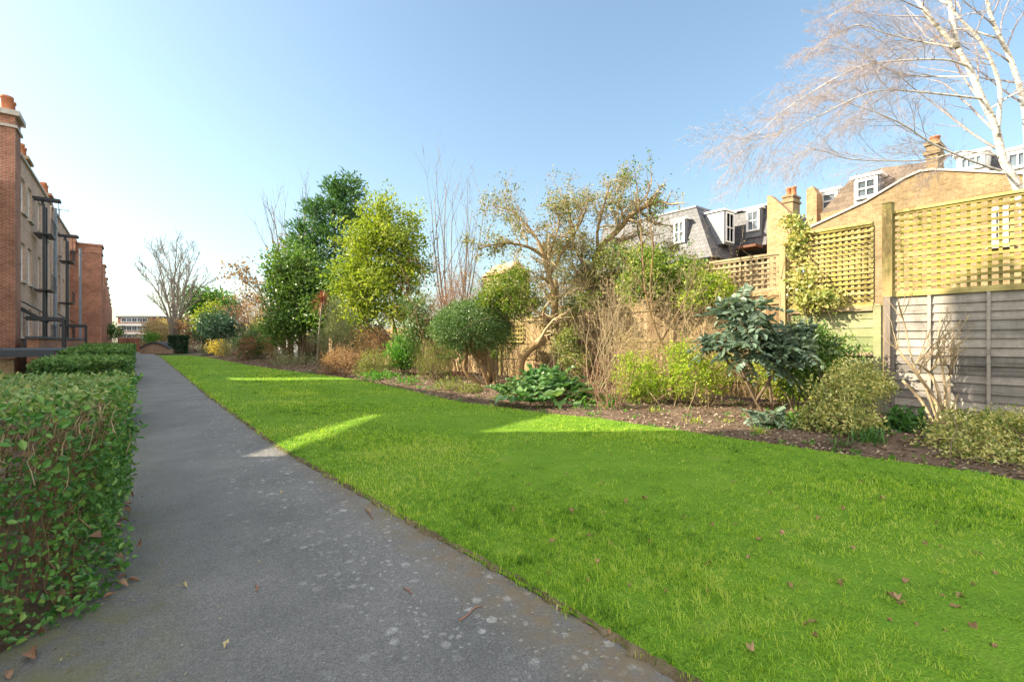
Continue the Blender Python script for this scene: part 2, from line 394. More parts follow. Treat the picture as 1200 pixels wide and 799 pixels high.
def asphalt():
    m, nt, b = new_mat('worn_asphalt'); g = geo(nt)
    base = ramp(nt, noise(nt, g, .9, 8, .7), [(.3,(.115,.115,.113)),(.5,(.155,.153,.149)),(.7,(.205,.20,.192))])
    sp = N(nt, 'ShaderNodeTexVoronoi'); sp.inputs['Scale'].default_value = 150; nt.links.new(g, sp.inputs['Vector'])
    col = mixc(nt, 1., base, ramp(nt, sp.outputs['Color'], [(.15,(.7,.7,.7)),(.6,(1.,1.,1.)),(.93,(1.32,1.31,1.28))]), 'MULTIPLY')
    chip = N(nt, 'ShaderNodeTexVoronoi'); chip.inputs['Scale'].default_value = 42; nt.links.new(g, chip.inputs['Vector'])
    cr = ramp(nt, chip.outputs['Color'], [(.80,(0,0,0)),(.86,(.8,.8,.8))]); cd = ramp(nt, chip.outputs['Distance'], [(.10,(1,1,1)),(.22,(0,0,0))])
    col = mixc(nt, mixc(nt, 1., cr, cd, 'MULTIPLY'), col, (.40,.37,.29))
    # lichen rosettes, gathered along the lawn side
    sepx = N(nt, 'ShaderNodeSeparateXYZ'); nt.links.new(g, sepx.inputs[0])
    wv = N(nt, 'ShaderNodeVectorMath', operation='MULTIPLY_ADD'); nt.links.new(noise(nt, g, 26, 3, .6, 1), wv.inputs[0]); wv.inputs[1].default_value = (.055,.055,0); nt.links.new(g, wv.inputs[2])
    crust = ramp(nt, noise(nt, g, 95, 4, .75), [(.40,(.15,.15,.15)),(.56,(1,1,1))])
    for scl, th, mx_ in ((8, .26, .75), (15, .28, .65), (29,.3,.6)):
        l = N(nt, 'ShaderNodeTexVoronoi'); l.inputs['Scale'].default_value = scl; nt.links.new(wv.outputs[0], l.inputs['Vector'])
        body = ramp(nt, l.outputs['Distance'], [(th*.55,(1,1,1)),(th,(0,0,0))])
        pick = ramp(nt, l.outputs['Color'], [(.36,(0,0,0)),(.52,(mx_,)*3)])
        side = N(nt, 'ShaderNodeMapRange'); side.inputs[1].default_value = .35; side.inputs[2].default_value = 1.25; nt.links.new(sepx.outputs[0], side.inputs[0])
        patch = ramp(nt, noise(nt, g, 2.3, 4), [(.40,(0,0,0)),(.52,(1,1,1))])
        k = mixc(nt, 1., mixc(nt, 1., body, pick, 'MULTIPLY'), mixc(nt, 1., patch, side.outputs[0], 'MULTIPLY'), 'MULTIPLY')
        k = mixc(nt, 1., k, crust, 'MULTIPLY')
        col = mixc(nt, k, col, (.50,.51,.48))
    # moss and dirt on both margins
    e1 = N(nt, 'ShaderNodeMapRange'); e1.inputs[1].default_value = .35; e1.inputs[2].default_value = -.3; nt.links.new(sepx.outputs[0], e1.inputs[0])
    ms = mixc(nt, 1., ramp(nt, noise(nt, g, 5, 5), [(.4,(0,0,0)),(.65,(.75,.75,.75))]), e1.outputs[0], 'MULTIPLY')
    col = mixc(nt, ms, col, (.15,.15,.06))
    e2 = N(nt, 'ShaderNodeMapRange'); e2.inputs[1].default_value = 1.33; e2.inputs[2].default_value = 1.6; nt.links.new(sepx.outputs[0], e2.inputs[0])
    ms = mixc(nt, 1., ramp(nt, noise(nt, g, 8, 5), [(.35,(.1,.1,.1)),(.6,(.9,.9,.9))]), e2.outputs[0], 'MULTIPLY')
    col = mixc(nt, ms, col, (.17,.13,.08))
    nt.links.new(col, b.inputs['Base Color']); b.inputs['Roughness'].default_value = .8; b.inputs['Specular IOR Level'].default_value = .3
    bump(nt, sp.outputs['Distance'], b, .5, .006); return m
def soil(name, c0, c1, c2):
    m, nt, b = new_mat(name); g = geo(nt)
    f = noise(nt, g, 9, 8, .75)
    col = ramp(nt, f, [(.28,c0),(.5,c1),(.75,c2)]); col = mixc(nt, 1., col, ramp(nt, noise(nt, g, 1.1, 4), [(.35,(.55,.52,.5)),(.6,(1.1,1.08,1.05))]), 'MULTIPLY')
    nt.links.new(col, b.inputs['Base Color']); b.inputs['Roughness'].default_value = .95; b.inputs['Specular IOR Level'].default_value = .1
    bump(nt, f, b, 1., .05); return m
def turf():
    m, nt, b = new_mat('turf'); g = geo(nt)
    col = ramp(nt, noise(nt, g, 2.2, 6, .7), [(.3,(.07,.15,.012)),(.55,(.14,.26,.02)),(.75,(.24,.26,.06))])
    col = mixc(nt, .45, col, ramp(nt, noise(nt, g, 60, 3, .7), [(.3,(.05,.12,.012)),(.7,(.22,.42,.04))]))
    nt.links.new(col, b.inputs['Base Color']); b.inputs['Roughness'].default_value = .9; b.inputs['Specular IOR Level'].default_value = .1
    bump(nt, noise(nt, g, 60, 3), b, .8, .03); return m
M['turf'] = turf()
M['soil'] = soil('bed_soil', (.075,.052,.040), (.15,.108,.08), (.26,.20,.155))

gm = MB(); gm.add([(-700,-700,-.03),(700,-700,-.03),(700,900,-.03),(-700,900,-.03)], [(0,1,2,3)])
tag(gm.build('ground', soil('garden_earth', (.05,.045,.03),(.08,.075,.045),(.12,.11,.07))), kind='structure')
us = np.concatenate([np.linspace(-14,10,60), np.linspace(10.5,120,60)])
sheet('path', us, lambda u: -.40 if u > 3.3 else -4., lambda u: path_r(u)-.0 if u < 60 else 1.5, 6, lambda x,u,t: 0.002, asphalt())
ul = np.concatenate([np.linspace(-14,14,113), np.linspace(14.5,UEND,70)])
def lz(x, u, t):
    return .012 + .018*math.sin(x*1.3+u*.7)*math.sin(u*.9-x*.4)*min(1,t*6,(1-t)*6) + .012*min(1, t*20)
sheet('lawn', ul, lambda u: path_r(u)-.01, bed_e, 24, lz, M['turf'])
from mathutils import noise as mnoise
def bz(x, u, t):
    n = mnoise.fractal(Vector((x*1.3,u*1.3,.3)), 1., 2., 5)
    e = min(1, t*5)
    return -.012 + e*(.075 + .07*n) - .02*(1-e)
sheet('flower_bed', np.concatenate([np.linspace(-14,20,230), np.linspace(20.3,62,90)]), lambda u: bed_e(u)-.02, lambda u: 13.2, 40, bz, M['soil'])
sheet('hedge_bed', np.concatenate([np.linspace(.2,6,140),np.linspace(6.2,60,120)]), lambda u: -3.9, lambda u: (-.20 if u > 3.4 else -.20-(3.4-u)*.81)+.06*math.sin(u*4.)*math.sin(u*9.3), 14, lambda x,u,t: .012+.03*mnoise.noise(Vector((x*3,u*3,0)))*(1-t) if t < 1 else .0, M['soil'])
# trodden dirt strip at the lawn's edge and the short run of stone edging near the eye
rag = lambda u, k: .022*mnoise.noise(Vector((u*3.1,k,0)))+.03*mnoise.noise(Vector((u*9.,k,1)))+.018*mnoise.noise(Vector((u*27.,k,2)))
ue_ = np.concatenate([np.linspace(-8,12,700), np.linspace(12.1,UEND,150)])
sheet('edge_strip', ue_, lambda u: path_r(u)-.022+rag(u,.3)*1.1, lambda u: path_r(u)+.018+rag(u,5.7)*.6, 4, lambda x,u,t: (.0035 if t < .1 else .010+.012*t+.006*mnoise.noise(Vector((x*30,u*30,0)))), soil('edge_dirt',(.09,.065,.04),(.19,.15,.09),(.32,.27,.19)))
kb = MB()
for i in range(7):
    a, b_ = -3.6+.62*i, -3.6+.62*i+.607
    kb.prism([(path_r(a)-.005,a,-.06),(path_r(a)+.05,a,-.06),(path_r(a)+.05,a,.038),(path_r(a)-.002,a,.034)], (path_r(b_)-path_r(a), b_-a, 0))
tag(kb.build('kerb', plain('weathered_concrete', (.20,.19,.17), .9, 0, .2, .35, 20)), kind='structure')

# ---- grass: real blades, thinner on the ground with distance
def grass():
    m = leafmat('grass_blade', [(.05,.12,.010),(.15,.29,.020),(.28,.44,.034),(.40,.52,.055),(.48,.53,.12)], .45, .5, .3)
    def dens(d): return np.minimum(9000, 80000/np.maximum(d,1)**2)
    P = []
    for (u0,u1) in [(-.8,1),(1,2),(2,3),(3,4.5),(4.5,6.5),(6.5,9),(9,13),(13,18),(18,26),(26,36),(36,UEND)]:
        for x0,x1 in [(1.3,2.5),(2.5,4),(4,5.5),(5.5,8)]:
            cx, cu = np.clip(0,x0,x1), np.clip(0,u0,u1); mx = dens(math.hypot(max(x0,0.1), max(0,u0)))
            n = int(mx*(x1-x0)*(u1-u0)); 
            x = rng.uniform(x0,x1,n); u = rng.uniform(u0,u1,n)
            P.append(np.stack([x,u],1)[rng.random(n) < dens(np.hypot(x,u))/mx])
    P = np.vstack(P); x, u = P[:,0], P[:,1]
    e = .04*np.sin(u*7.3)*np.sin(u*2.9)+.03*np.sin(u*17.1)+.035*rng.normal(0,1,len(u))
    k = (x > path_r(u)-.012+e*.55) & (x < bed_e(u)+.02+e)
    # outside the picture's wedge nothing is needed except a margin
    d = SN*x + CS*u; xc = CS*x - SN*u
    k &= (np.abs(xc) < d*1.25+1.0) & (d > 1.1)
    x, u = x[k], u[k]; n = len(x); d = np.hypot(x,u)
    tuft = .5+.5*np.sin(x*3.1+1.7*np.sin(u*1.9))*np.sin(u*2.7+1.3*np.sin(x*2.3)); 
    fine = .5+.5*np.sin(x*13+2*np.sin(u*7))*np.sin(u*11+2*np.sin(x*9))
    nz = np.array([mnoise.fractal(Vector((a*4.6,b*4.6,7.)),1.,2.,3) for a,b in zip(x,u)])
    nb = np.array([mnoise.fractal(Vector((a*.55,b*.55,3.)),1.,2.,3) for a,b in zip(x,u)])
    nf = np.array([mnoise.fractal(Vector((a*15.,b*15.,1.)),1.,2.,2) for a,b in zip(x,u)])
    clump_ = np.clip(.45+.6*nz+.5*nb+.7*nf,0,1)
    L = (.017+.026*clump_**1.5+.010*fine)*rng.uniform(.5,1.4,n)
    w = .0038*np.clip(d/3.2,1,7)*rng.uniform(.7,1.3,n)
    L = L*np.clip(1+.02*d,1,1.35)
    ph = rng.uniform(0,2*math.pi,n) ; lean = rng.uniform(.1,1.3,n)
    lx, lu = np.cos(ph)*lean+.35*nz, np.sin(ph)*lean+.3*nb
    z0 = np.zeros(n)+.008
    B = np.stack([x,u,z0],1); S = np.stack([-np.sin(ph),np.cos(ph),np.zeros(n)],1)*w[:,None]*.5
    D = np.stack([lx,lu,np.zeros(n)],1)
    mid = B + D*(L*.30)[:,None] + np.array((0,0,1))*(L*.62)[:,None]
    tip = B + D*(L*.85)[:,None] + np.array((0,0,1))*(L*.85)[:,None]
    V = np.stack([B-S,B+S,mid+S*.8,mid-S*.8,tip],1)
    dry = np.clip(.5+.5*np.sin(x*.9+2.1+np.sin(u*.6))*np.sin(u*.75+x*.35),0,1)
    r = np.clip(.12+.66*rng.random(n)-.30*nz+.55*nb+.55*nf+.10*dry+.5*(rng.random(n)<.05),0,1)
    tag(fast_mesh('grass', V, [(0,1,2,3),(3,2,4)], 5, m, None, r, False), kind='stuff')
    return n
print('grass', grass())

# ---------------------------------------------------------------- hedges
def poly_sample(poly, H, n_side, n_top, depth, lean=0.0):
    p = np.array(poly, float); P, O = [], []
    e = np.roll(p,-1,0)-p; ln = np.linalg.norm(e,axis=1); nn = np.stack([e[:,1],-e[:,0]],1)/ln[:,None]
    area = .5*np.sum(p[:,0]*np.roll(p[:,1],-1)-np.roll(p[:,0],-1)*p[:,1])
    if area < 0: nn = -nn
    k = rng.choice(len(p), n_side, p=ln/ln.sum()); t = rng.random(n_side); z = H*rng.random(n_side)**.9
    dep = rng.exponential(depth, n_side)
    wob = .05*np.sin(z*7+t*ln[k]*4)+.035*np.sin(t*ln[k]*11+z*3)
    q = p[k]+e[k]*t[:,None]+nn[k]*(wob-dep-.07*(1-z/H))[:,None]
    P.append(np.column_stack([q,z])); O.append(np.column_stack([nn[k],np.full(n_side,.1)]))
    c = p.mean(0); tri = [(p[i],p[(i+1)%len(p)]) for i in range(len(p))]
    ar = np.array([abs(np.cross(a-c,b-c)) for a,b in tri]); k = rng.choice(len(p), n_top, p=ar/ar.sum())
    s, t = rng.random(n_top)**.5, rng.random(n_top)
    a = np.array([tri[i][0] for i in k]); b = np.array([tri[i][1] for i in k])
    q = c+(a-c)*(s*(1-t))[:,None]+(b-c)*(s*t)[:,None]
    P.append(np.column_stack([q, H+.02*np.sin(q[:,0]*6+q[:,1]*5)+.015*rng.normal(0,1,n_top)-rng.exponential(depth*.6,n_top)])); O.append(np.tile((0,0,1.),(n_top,1)))
    return P, O
def near_hedge():
    poly = [(-.04,3.46),(-.05,5.3),(-2.4,6.05),(-2.5,.55)]; H = 1.12
    t = thing('hedge', 'large leafy privet hedge with bare woody stems showing low down, beside the asphalt path', 'hedge', (-1.2,3.6,0), 'clipped hedges along the path')
    P, O = poly_sample(poly, H, 44000, 18000, .07)
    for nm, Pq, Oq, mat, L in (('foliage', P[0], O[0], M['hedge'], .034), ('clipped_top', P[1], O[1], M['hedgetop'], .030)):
        # browner, leafless gaps below the clipped shoulder
        if nm == 'foliage':
            gap = (np.sin(Pq[:,0]*9+Pq[:,2]*4)*np.sin(Pq[:,1]*8-Pq[:,2]*6) > .15) & (rng.random(len(Pq)) < .32)
            gap |= (Pq[:,2] > .86) & (Pq[:,2] < 1.0) & (rng.random(len(Pq)) < .5)
            Pq, Oq = Pq[~gap], Oq[~gap]
        n = len(Pq); ax, nn = leaf_axes(n, Oq, .15, .85, .4); s = rng.choice([.55,.8,1.,1.35],n)*rng.uniform(.8,1.2,n)
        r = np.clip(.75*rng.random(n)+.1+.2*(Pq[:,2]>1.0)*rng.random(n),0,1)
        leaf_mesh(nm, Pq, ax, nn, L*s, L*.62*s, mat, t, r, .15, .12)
    # fallen, withered leaves caught in its foot
    n = 260; k = rng.choice(len(P[0]), n); q = P[0][k].copy(); q[:,2] = rng.exponential(.10,n)+.01
    ax, nn = leaf_axes(n, O[0][k], .1, .9, .5); s = rng.uniform(.6,1.4,n)
    leaf_mesh('withered_leaves', q, ax, nn, .06*s, .035*s, M['deadleaf'], t, rng.random(n), .3, .4)
    mb = MB(); p = np.array(poly)
    for i in range(260):
        k = rng.choice(4, p=[.2,.1,.05,.65]); a, b = p[k], p[(k+1)%4]; s = rng.random(); q = a+(b-a)*s
        c = p.mean(0)-q; c /= np.linalg.norm(c); q0 = q+c*rng.uniform(.05,.55)
        z0 = rng.choice([0., rng.uniform(.1,.6)]); top = rng.uniform(.75,1.08)
        q1 = q+c*rng.uniform(.04,.30)+rng.normal(0,.045,2)
        pts = stem_pts((*q0,z0),(*q1,top),.045,6,.03); pts[1:-1,:2] += c*.06; sp_ = curve(pts,4); r = rng.uniform(.003,.010)
        mb.tube(sp_, np.linspace(r,r*.35,len(sp_)), 5)
        for j in range(3):
            b0 = pts[rng.integers(2,5)]; en = b0+np.append(-c*rng.uniform(-.02,.10),0)+rng.normal(0,.06,3)+np.array((0,0,.06))
            en[2] = min(en[2], 1.1); mb.tube(curve(stem_pts(b0,en,.10,4,.04),3), np.linspace(r*.45,.0015,10), 4)
    mb.build('stems', M['hedgestem'], t, True)
    tw = MB()
    for i in range(650):
        k = rng.choice(4, p=[.2,.1,.05,.65]); a, b = p[k], p[(k+1)%4]; q = a+(b-a)*rng.random(); c = p.mean(0)-q; c /= np.linalg.norm(c); q = q+c*rng.uniform(-.01,.16)
        z = 1.12-abs(rng.normal(0,.11))-.02; en = np.array((*q,z)); st = en+np.array((*(c*rng.uniform(.02,.10)),-rng.uniform(.05,.2)))+rng.normal(0,.035,3)
        tw.tube(stem_pts(st,en,.12,4,.04),np.linspace(.0034,.0016,4),3)
    tw.build('twig_sprays', M['paletwig'], t, True)
near_hedge()
def hedge(x0,x1,u0,u1,H,label,n,L,mat,group='clipped hedges along the path', foot=0):
    t = thing('hedge', label, 'hedge', ((x0+x1)/2,(u0+u1)/2,0), group)
    P, O = poly_sample([(x0,u0),(x1,u0),(x1,u1),(x0,u1)], H, n, int(n*.6), L*1.2)
    for nm, Pq, Oq, mt in (('foliage',P[0],O[0],mat),('clipped_top',P[1],O[1],mat)):
        n_ = len(Pq); ax, nn = leaf_axes(n_, Oq, .15, .7, .5); s = rng.uniform(.6,1.3,n_)
        r = np.clip((.35 if nm=='clipped_top' else 0)+.65*rng.random(n_),0,1)
        leaf_mesh(nm, Pq, ax, nn, L*s, L*.65*s, mt, t, r, .15, .12)
hedge(-1.15,-.10,9.4,11.6,1.10,'second clipped green hedge from the near end, square-cut beside the path',9000,.055,M['hedgefar'])
hedge(-1.7,-.12,19.,24.,1.12,'third clipped hedge along the path, low flat top behind the second hedge',7000,.09,M['hedgefar'])
hedge(-2.2,-.12,31.,36.,1.12,'fourth hedge along the path, seen as a thin green strip',4500,.13,M['hedgefar'])
hedge(-3.0,-.12,45.,49.,1.12,'farthest low hedge along the path before its end',3000,.16,M['hedgefar'])
# ---------------------------------------------------------------- walls with openings, windows
def wall_grid(mb, O, a, b, n, wa, hb, op, rev):
    O, a, b, n = [np.asarray(q,float) for q in (O,a,b,n)]
    ca = sorted({0., wa, *[q for o in op for q in o[:2]]}); cb = sorted({0., hb, *[q for o in op for q in o[2:4]]})
    pt = lambda i, j, k=0.: O + a*i + b*j - n*k
    for i0,i1 in zip(ca,ca[1:]):
        for j0,j1 in zip(cb,cb[1:]):
            mi, mj = (i0+i1)/2, (j0+j1)/2
            if any(o[0]<mi<o[1] and o[2]<mj<o[3] for o in op): continue
            mb.add([pt(i0,j0),pt(i1,j0),pt(i1,j1),pt(i0,j1)],[(0,1,2,3)])
    for o in op:
        c = [(o[0],o[2]),(o[1],o[2]),(o[1],o[3]),(o[0],o[3])]
        for (p,q) in zip(c, c[1:]+c[:1]): mb.add([pt(*p),pt(*q),pt(*q,rev),pt(*p,rev)],[(0,1,2,3)])
def window(parent, O, a, b, n, o, rev, bars=(1,1), mat=None, sill=True, fw=.07, proud=0.):
    O, a, b, n = [np.asarray(q,float) for q in (O,a,b,n)]
    w, h = o[1]-o[0], o[3]-o[2]; c = O + a*(o[0]+o[1])/2 + b*(o[2]+o[3])/2 - n*rev
    g = MB(); g.obox(c-n*.03, a, b, n, w-.01, h-.01, .02); wo = g.build('window', M['glass'], parent)
    f = MB(); z = n*(.012+proud)
    for s in (-1,1):
        f.obox(c+z+a*s*(w/2-fw/2), a,b,n, fw, h, .06); f.obox(c+z+b*s*(h/2-fw/2), a,b,n, w-2*fw, fw, .058)
    for i in range(bars[0]): f.obox(c+z+b*(-h/2+h*(i+1)/(bars[0]+1)), a,b,n, w-2*fw, .05 if i==bars[0]//2 else .025, .05)
    for i in range(bars[1]): f.obox(c+z+a*(-w/2+w*(i+1)/(bars[1]+1)), a,b,n, .03, h-2*fw, .046)
    f.build('frame', mat or M['white'], wo)
    if sill:
        s_ = MB(); s_.obox(O+a*(o[0]+o[1])/2+b*(o[2]-.045)+n*.04, a,b,n, w+.16, .085, .16); s_.build('sill', M['stone'], wo)
def pot(mb, x, u, z, h=.7, r=.16):
    an = np.arange(10)*2*math.pi/10
    prof = [(r*1.15,0),(r,.1),(r*.9,h*.8),(r*1.1,h*.84),(r*1.05,h),(r*.8,h),(r*.75,h*.8)]
    V = [(x+q*math.cos(t),u+q*math.sin(t),z+zz) for q,zz in prof for t in an]
    mb.add(V,[(i*10+j,i*10+(j+1)%10,(i+1)*10+(j+1)%10,(i+1)*10+j) for i in range(len(prof)-1) for j in range(10)])
X_, Y_, Z_ = np.eye(3)

# ---------------------------------------------------------------- brick mansion blocks on the far side of the path
def chimney(parent, x0,x1,u0,u1,z0,z1,pots,mat):
    m = MB(); m.box(x0,x1,u0,u1,z0,z1); m.box(x0-.08,x1+.08,u0-.08,u1+.08,z1-.5,z1-.35); m.box(x0-.13,x1+.13,u0-.13,u1+.13,z1,z1+.16)
    c = m.build('chimney', mat, parent)
    for (x,u) in pots:
        p = MB(); pot(p, x, u, z1+.165, .75, .2); p.build('chimney_pot', M['terracotta'], c, True)
def mansion(label, vf, u0, u1, H, cols, floors, pier=None, mat='pinkbrick', piermat='darkbrick', depth=11., chim=(), winw=1.15, group='brick mansion blocks along the path'):
    t = thing('mansion_block', label, 'building', (vf-depth/2,(u0+u1)/2,0), group)
    m = MB(); op = [(u-winw/2-u0, u+winw/2-u0, a, b) for u in cols for a, b in floors]
    wall_grid(m, (vf,u0,0), Y_, Z_, X_, u1-u0, H, op, .14)
    m.add([(vf,u0,0),(vf-depth,u0,0),(vf-depth,u0,H),(vf,u0,H)],[(0,1,2,3)]); m.add([(vf,u1,0),(vf-depth,u1,0),(vf-depth,u1,H),(vf,u1,H)],[(0,1,2,3)])
    m.add([(vf-depth,u0,0),(vf-depth,u1,0),(vf-depth,u1,H),(vf-depth,u0,H)],[(0,1,2,3)])
    m.build('wall', M[mat], t)
    r = MB(); r.box(vf-depth-.1,vf+.10,u0,u1,H,H+.13); r.build('roof', M['stone'], t)
    for o in op: window(t, (vf,u0,0), Y_, Z_, X_, o, .14, (1,1))
    if pier:
        pv, pu0, pu1, pz = pier
        p = MB(); p.box(vf+.003,pv,pu0,pu1,0,pz); p.box(vf+.003,pv+.07,pu0-.07,pu1+.07,pz-.75,pz-.62); p.box(vf+.003,pv+.12,pu0-.12,pu1+.12,pz,pz+.18)
        p.build('pier', M[piermat], t)
    for c in chim: chimney(t, *c)
    return t
FL = [(1.6,3.1),(4.4,6.35),(7.85,9.6)]
mansion('nearest brick mansion block with a tall dark chimney stack and black steel hoist', -4.5, 33.2, 44.2, 10.5, [34.4,36.4,39.6,42.4], FL,
        pier=None, chim=((-5.6,-4.9,38.3,39.8,10.63,11.7,[(-5.2,38.7),(-5.2,39.4)],M['stock']),))
b0 = thing('mansion_block', 'dark red brick block end with chimney stack at the left of the pale facade', 'building', (-9,30,0), 'brick mansion blocks along the path')
m = MB(); m.box(-5.0,-4.42,31.8,33.15,0,11.85); m.box(-14,-5.0,31.9,33.15,0,11.0); m.build('wall', M['darkbrick'], b0)
m = MB(); m.box(-5.1,-4.34,31.72,33.23,11.3,11.42); m.box(-5.2,-4.25,31.62,33.3,11.85,12.08); m.build('cornice', M['stone'], b0)
m = MB(); pot(m, -4.75, 32.2, 12.08, .75, .22); m.build('chimney_pot', M['terracotta'], b0, True)
m = MB(); pot(m, -4.75, 32.8, 12.08, .75, .22); m.build('chimney_pot', M['terracotta'], b0, True)
mansion('second brick mansion block, with orange chimney and grey downpipes, beyond the first', -4.55, 45.0, 56.5, 10.5, [46.6,49.5,52.5,55], FL,
        chim=((-5.4,-4.65,45.1,46.6,10.63,11.3,[(-5.0,45.5),(-5.0,46.2)],M['orangebrick']),))
ords = ['third','fourth','fifth','sixth','seventh','eighth','ninth','tenth','eleventh']
for k in range(9):
    u0 = 64+16*k; pv = -2.75-.024*16*k
    mansion(f'{ords[k]} mansion block along the path, red brick pier seen edge-on', pv-2.4, u0-4 if k == 0 else u0-1.0, u0+14.6, 10.0-.02*k, [u0+5,u0+9] if k else [u0-2.2,u0+6], FL if k < 3 else FL[:2],
            pier=(pv,u0,u0+2.2,11.0-.03*k), mat='orangebrick', chim=((pv-2.9,pv-1.9,u0-.9+.05,u0+.2,10.2,11.6-.03*k,[],M['darkbrick']),) if k < 3 else ())
# unseen blocks left of the picture: outlines and slots shaped for the lawn's shade
def block(label, profile, v0, v1, mat):
    t = thing('mansion_block', label, 'building', ((v0+v1)/2, profile[0][0], 0), 'brick mansion blocks along the path')
    m = MB(); m.prism([(v1,u,z) for u,z in profile], (v0-v1,0,0)); m.build('wall', M[mat], t)
    return t
SLOT = [(10.9,3.55),(14.6,5.05),(14.6,5.75),(10.9,4.2)]
block('unseen tall brick mansion block behind the near hedge, outline shaped to shade the lawn', [(1.5,0),(12.25,0),(12.25,5.05),(10.7,4.35),(10.7,4.7),(12.25,5.4),(12.25,9.4),(12.9,13.9),(12.2,14.4),(8,10.2),(4,6.4),(1.5,4.2)], -5.1, -4.9, 'palewall')  # slanted slot is made up, throws a sun streak on path and lawn
block('unseen gabled brick mansion block between the tall block and the chimney stack, outline shaped to shade the lawn', [(12.26,0),(24.5,0),(24.5,8.3),(20,8.4),(15.5,8.5),(14.4,8.2),(12.6,6.9),(12.26,6.6),(12.26,5.4),(14.6,6.42),(14.6,6.2),(12.26,5.05)], -5.11, -4.92, 'palewall')
block('unseen low brick mansion block next to the chimney stack, notched to let a sun streak through', [(24.52,0),(31.75,0),(31.75,8.8),(26.1,8.6),(26.1,5.6),(24.52,5.6)], -5.4, -4.95, 'palewall')

# ---- steel hoists, stairs and railings on the facade
def hoist(u, x, ztop, label):
    t = thing('lifting_hoist', label, 'hoist', (x,u,0), 'black steel hoists on the mansion blocks')
    for du in (-.45,.45):
        m = MB(); m.box(x-.055,x+.055,u+du-.055,u+du+.055,0,ztop); m.build('post', M['metal'], t)
    for z in (1.4,4.2,7.3):
        m = MB(); m.box(x-.4,x+.35,u-.7,u+1.3,z,z+.06)
        for k in range(9): m.bar((x+.33,u-.7+k*.25,z+.061),(x+.33,u-.7+k*.25,z+.9),.014)
        m.bar((x+.33,u-.7,z+.9),(x+.33,u+1.3,z+.9),.03); m.build('landing', M['metal'], t)
    m = MB()
    for du in (-.25,.25): m.bar((x-.6,u+du,ztop+.35),(x+.65,u+du,ztop+.35),.08,.14)
    m.bar((x-.1,u,ztop),(x-.1,u,ztop+.3),.12); m.bar((x+.6,u-.25,ztop+.35),(x+.6,u+.25,ztop+.35),.1); m.build('beam', M['metal'], t)
    m = MB()
    for q in (.3,.55): m.tube([(x+q,u,ztop+.3),(x+q,u,ztop-.9)], .012, 4)
    m.build('cable', M['metal'], t)
hoist(37.4,-4.02,9.0,'nearest black steel hoist with an arm jutting out above the roof edge')
hoist(48.8,-4.05,8.9,'second black steel hoist, standing against the second brick block')
t = thing('tv_aerial','small television aerial on the roof of the second brick block','aerial',(-4.9,53.5,10.63))
m = MB(); m.tube([(-4.9,53.5,10.6),(-4.9,53.5,12.2)],.03,5); m.tube([(-5.4,53.5,12.1),(-4.3,53.5,12.1)],.02,4)
for q in np.linspace(-5.3,-4.4,6): m.tube([(q,53.2,12.12),(q,53.8,12.12)],.014,4)
m.build('mast', M['metal'], t)
def downpipe(u, x, z, label):
    m = MB(); m.tube([(x,u,0),(x,u,z)], .09, 8)
    for q in np.arange(1,z,2): m.box(x-.13,x+.13,u-.11,u+.11,q,q+.08)
    tag(m.build('downpipe', plain('grey_pipe_%d'%int(u), (.16,.20,.25), .4, 0)), label, 'drainpipe', 'grey downpipes on the mansion blocks')
downpipe(44.6,-4.3,10.4,'grey downpipe at the corner of the first pale facade')
downpipe(57.2,-3.9,9.6,'grey downpipe by the orange brick of the third block')
# dark felt-roofed store with brick sides and its posts
t = thing('bin_store', 'low dark flat-roofed store on posts beside the second hedge', 'store', (-4,24,0))
m = MB(); m.box(-6.6,-2.1,21.2,30.0,1.0,1.10); m.box(-6.62,-2.06,21.14,21.24,.9,1.12); m.build('roof', M['greytop'], t)
m = MB(); m.box(-6.5,-6.3,21.4,29.9,0,.995); m.box(-6.3,-3.0,21.4,21.6,0,.85); m.build('wall', M['stock'], t)
for u in (21.4,25.5,29.7):
    m = MB(); m.box(-2.42,-2.3,u,u+.12,0,.995); m.build('post', M['metal'], t)
t = thing('garden_wall', 'low red brick wall with dark coping below the mansion block windows', 'wall', (-4.2,38,0))
m = MB(); m.box(-4.0,-3.6,31.5,58.,0,1.5); m.build('wall', M['orangebrick'], t)
m = MB(); m.box(-4.06,-3.5,31.4,58.1,1.5,1.62); m.build('coping', M['greytop'], t)
def stair(u, label):
    t = thing('external_stair', label, 'stair', (-3.7,u,0), 'steel stairs up to the mansion blocks')
    m = MB(); m.bar((-4.3,u,2.55),(-2.9,u,2.5),.14,.2); m.bar((-4.4,u+.9,2.55),(-2.9,u+.9,2.5),.14,.2); m.box(-4.4,-2.9,u+.05,u+.85,2.52,2.58); m.build('landing', M['metal'], t)
    m = MB()
    for du in (0,.9):
        m.bar((-6.2,u+du,4.6),(-3.6,u+du,2.75),.05); m.bar((-6.2,u+du,4.2),(-3.6,u+du,2.35),.05,.14)
    m.build('handrail', M['metal'], t)
    for du in (0,.9):
        m = MB(); m.box(-3.0,-2.9,u+du-.05,u+du+.05,0,2.42); m.build('post', M['metal'], t)
stair(33.6,'black steel stair landing in front of the nearest mansion block')
stair(47.5,'black steel stair landing farther along in front of the second block')

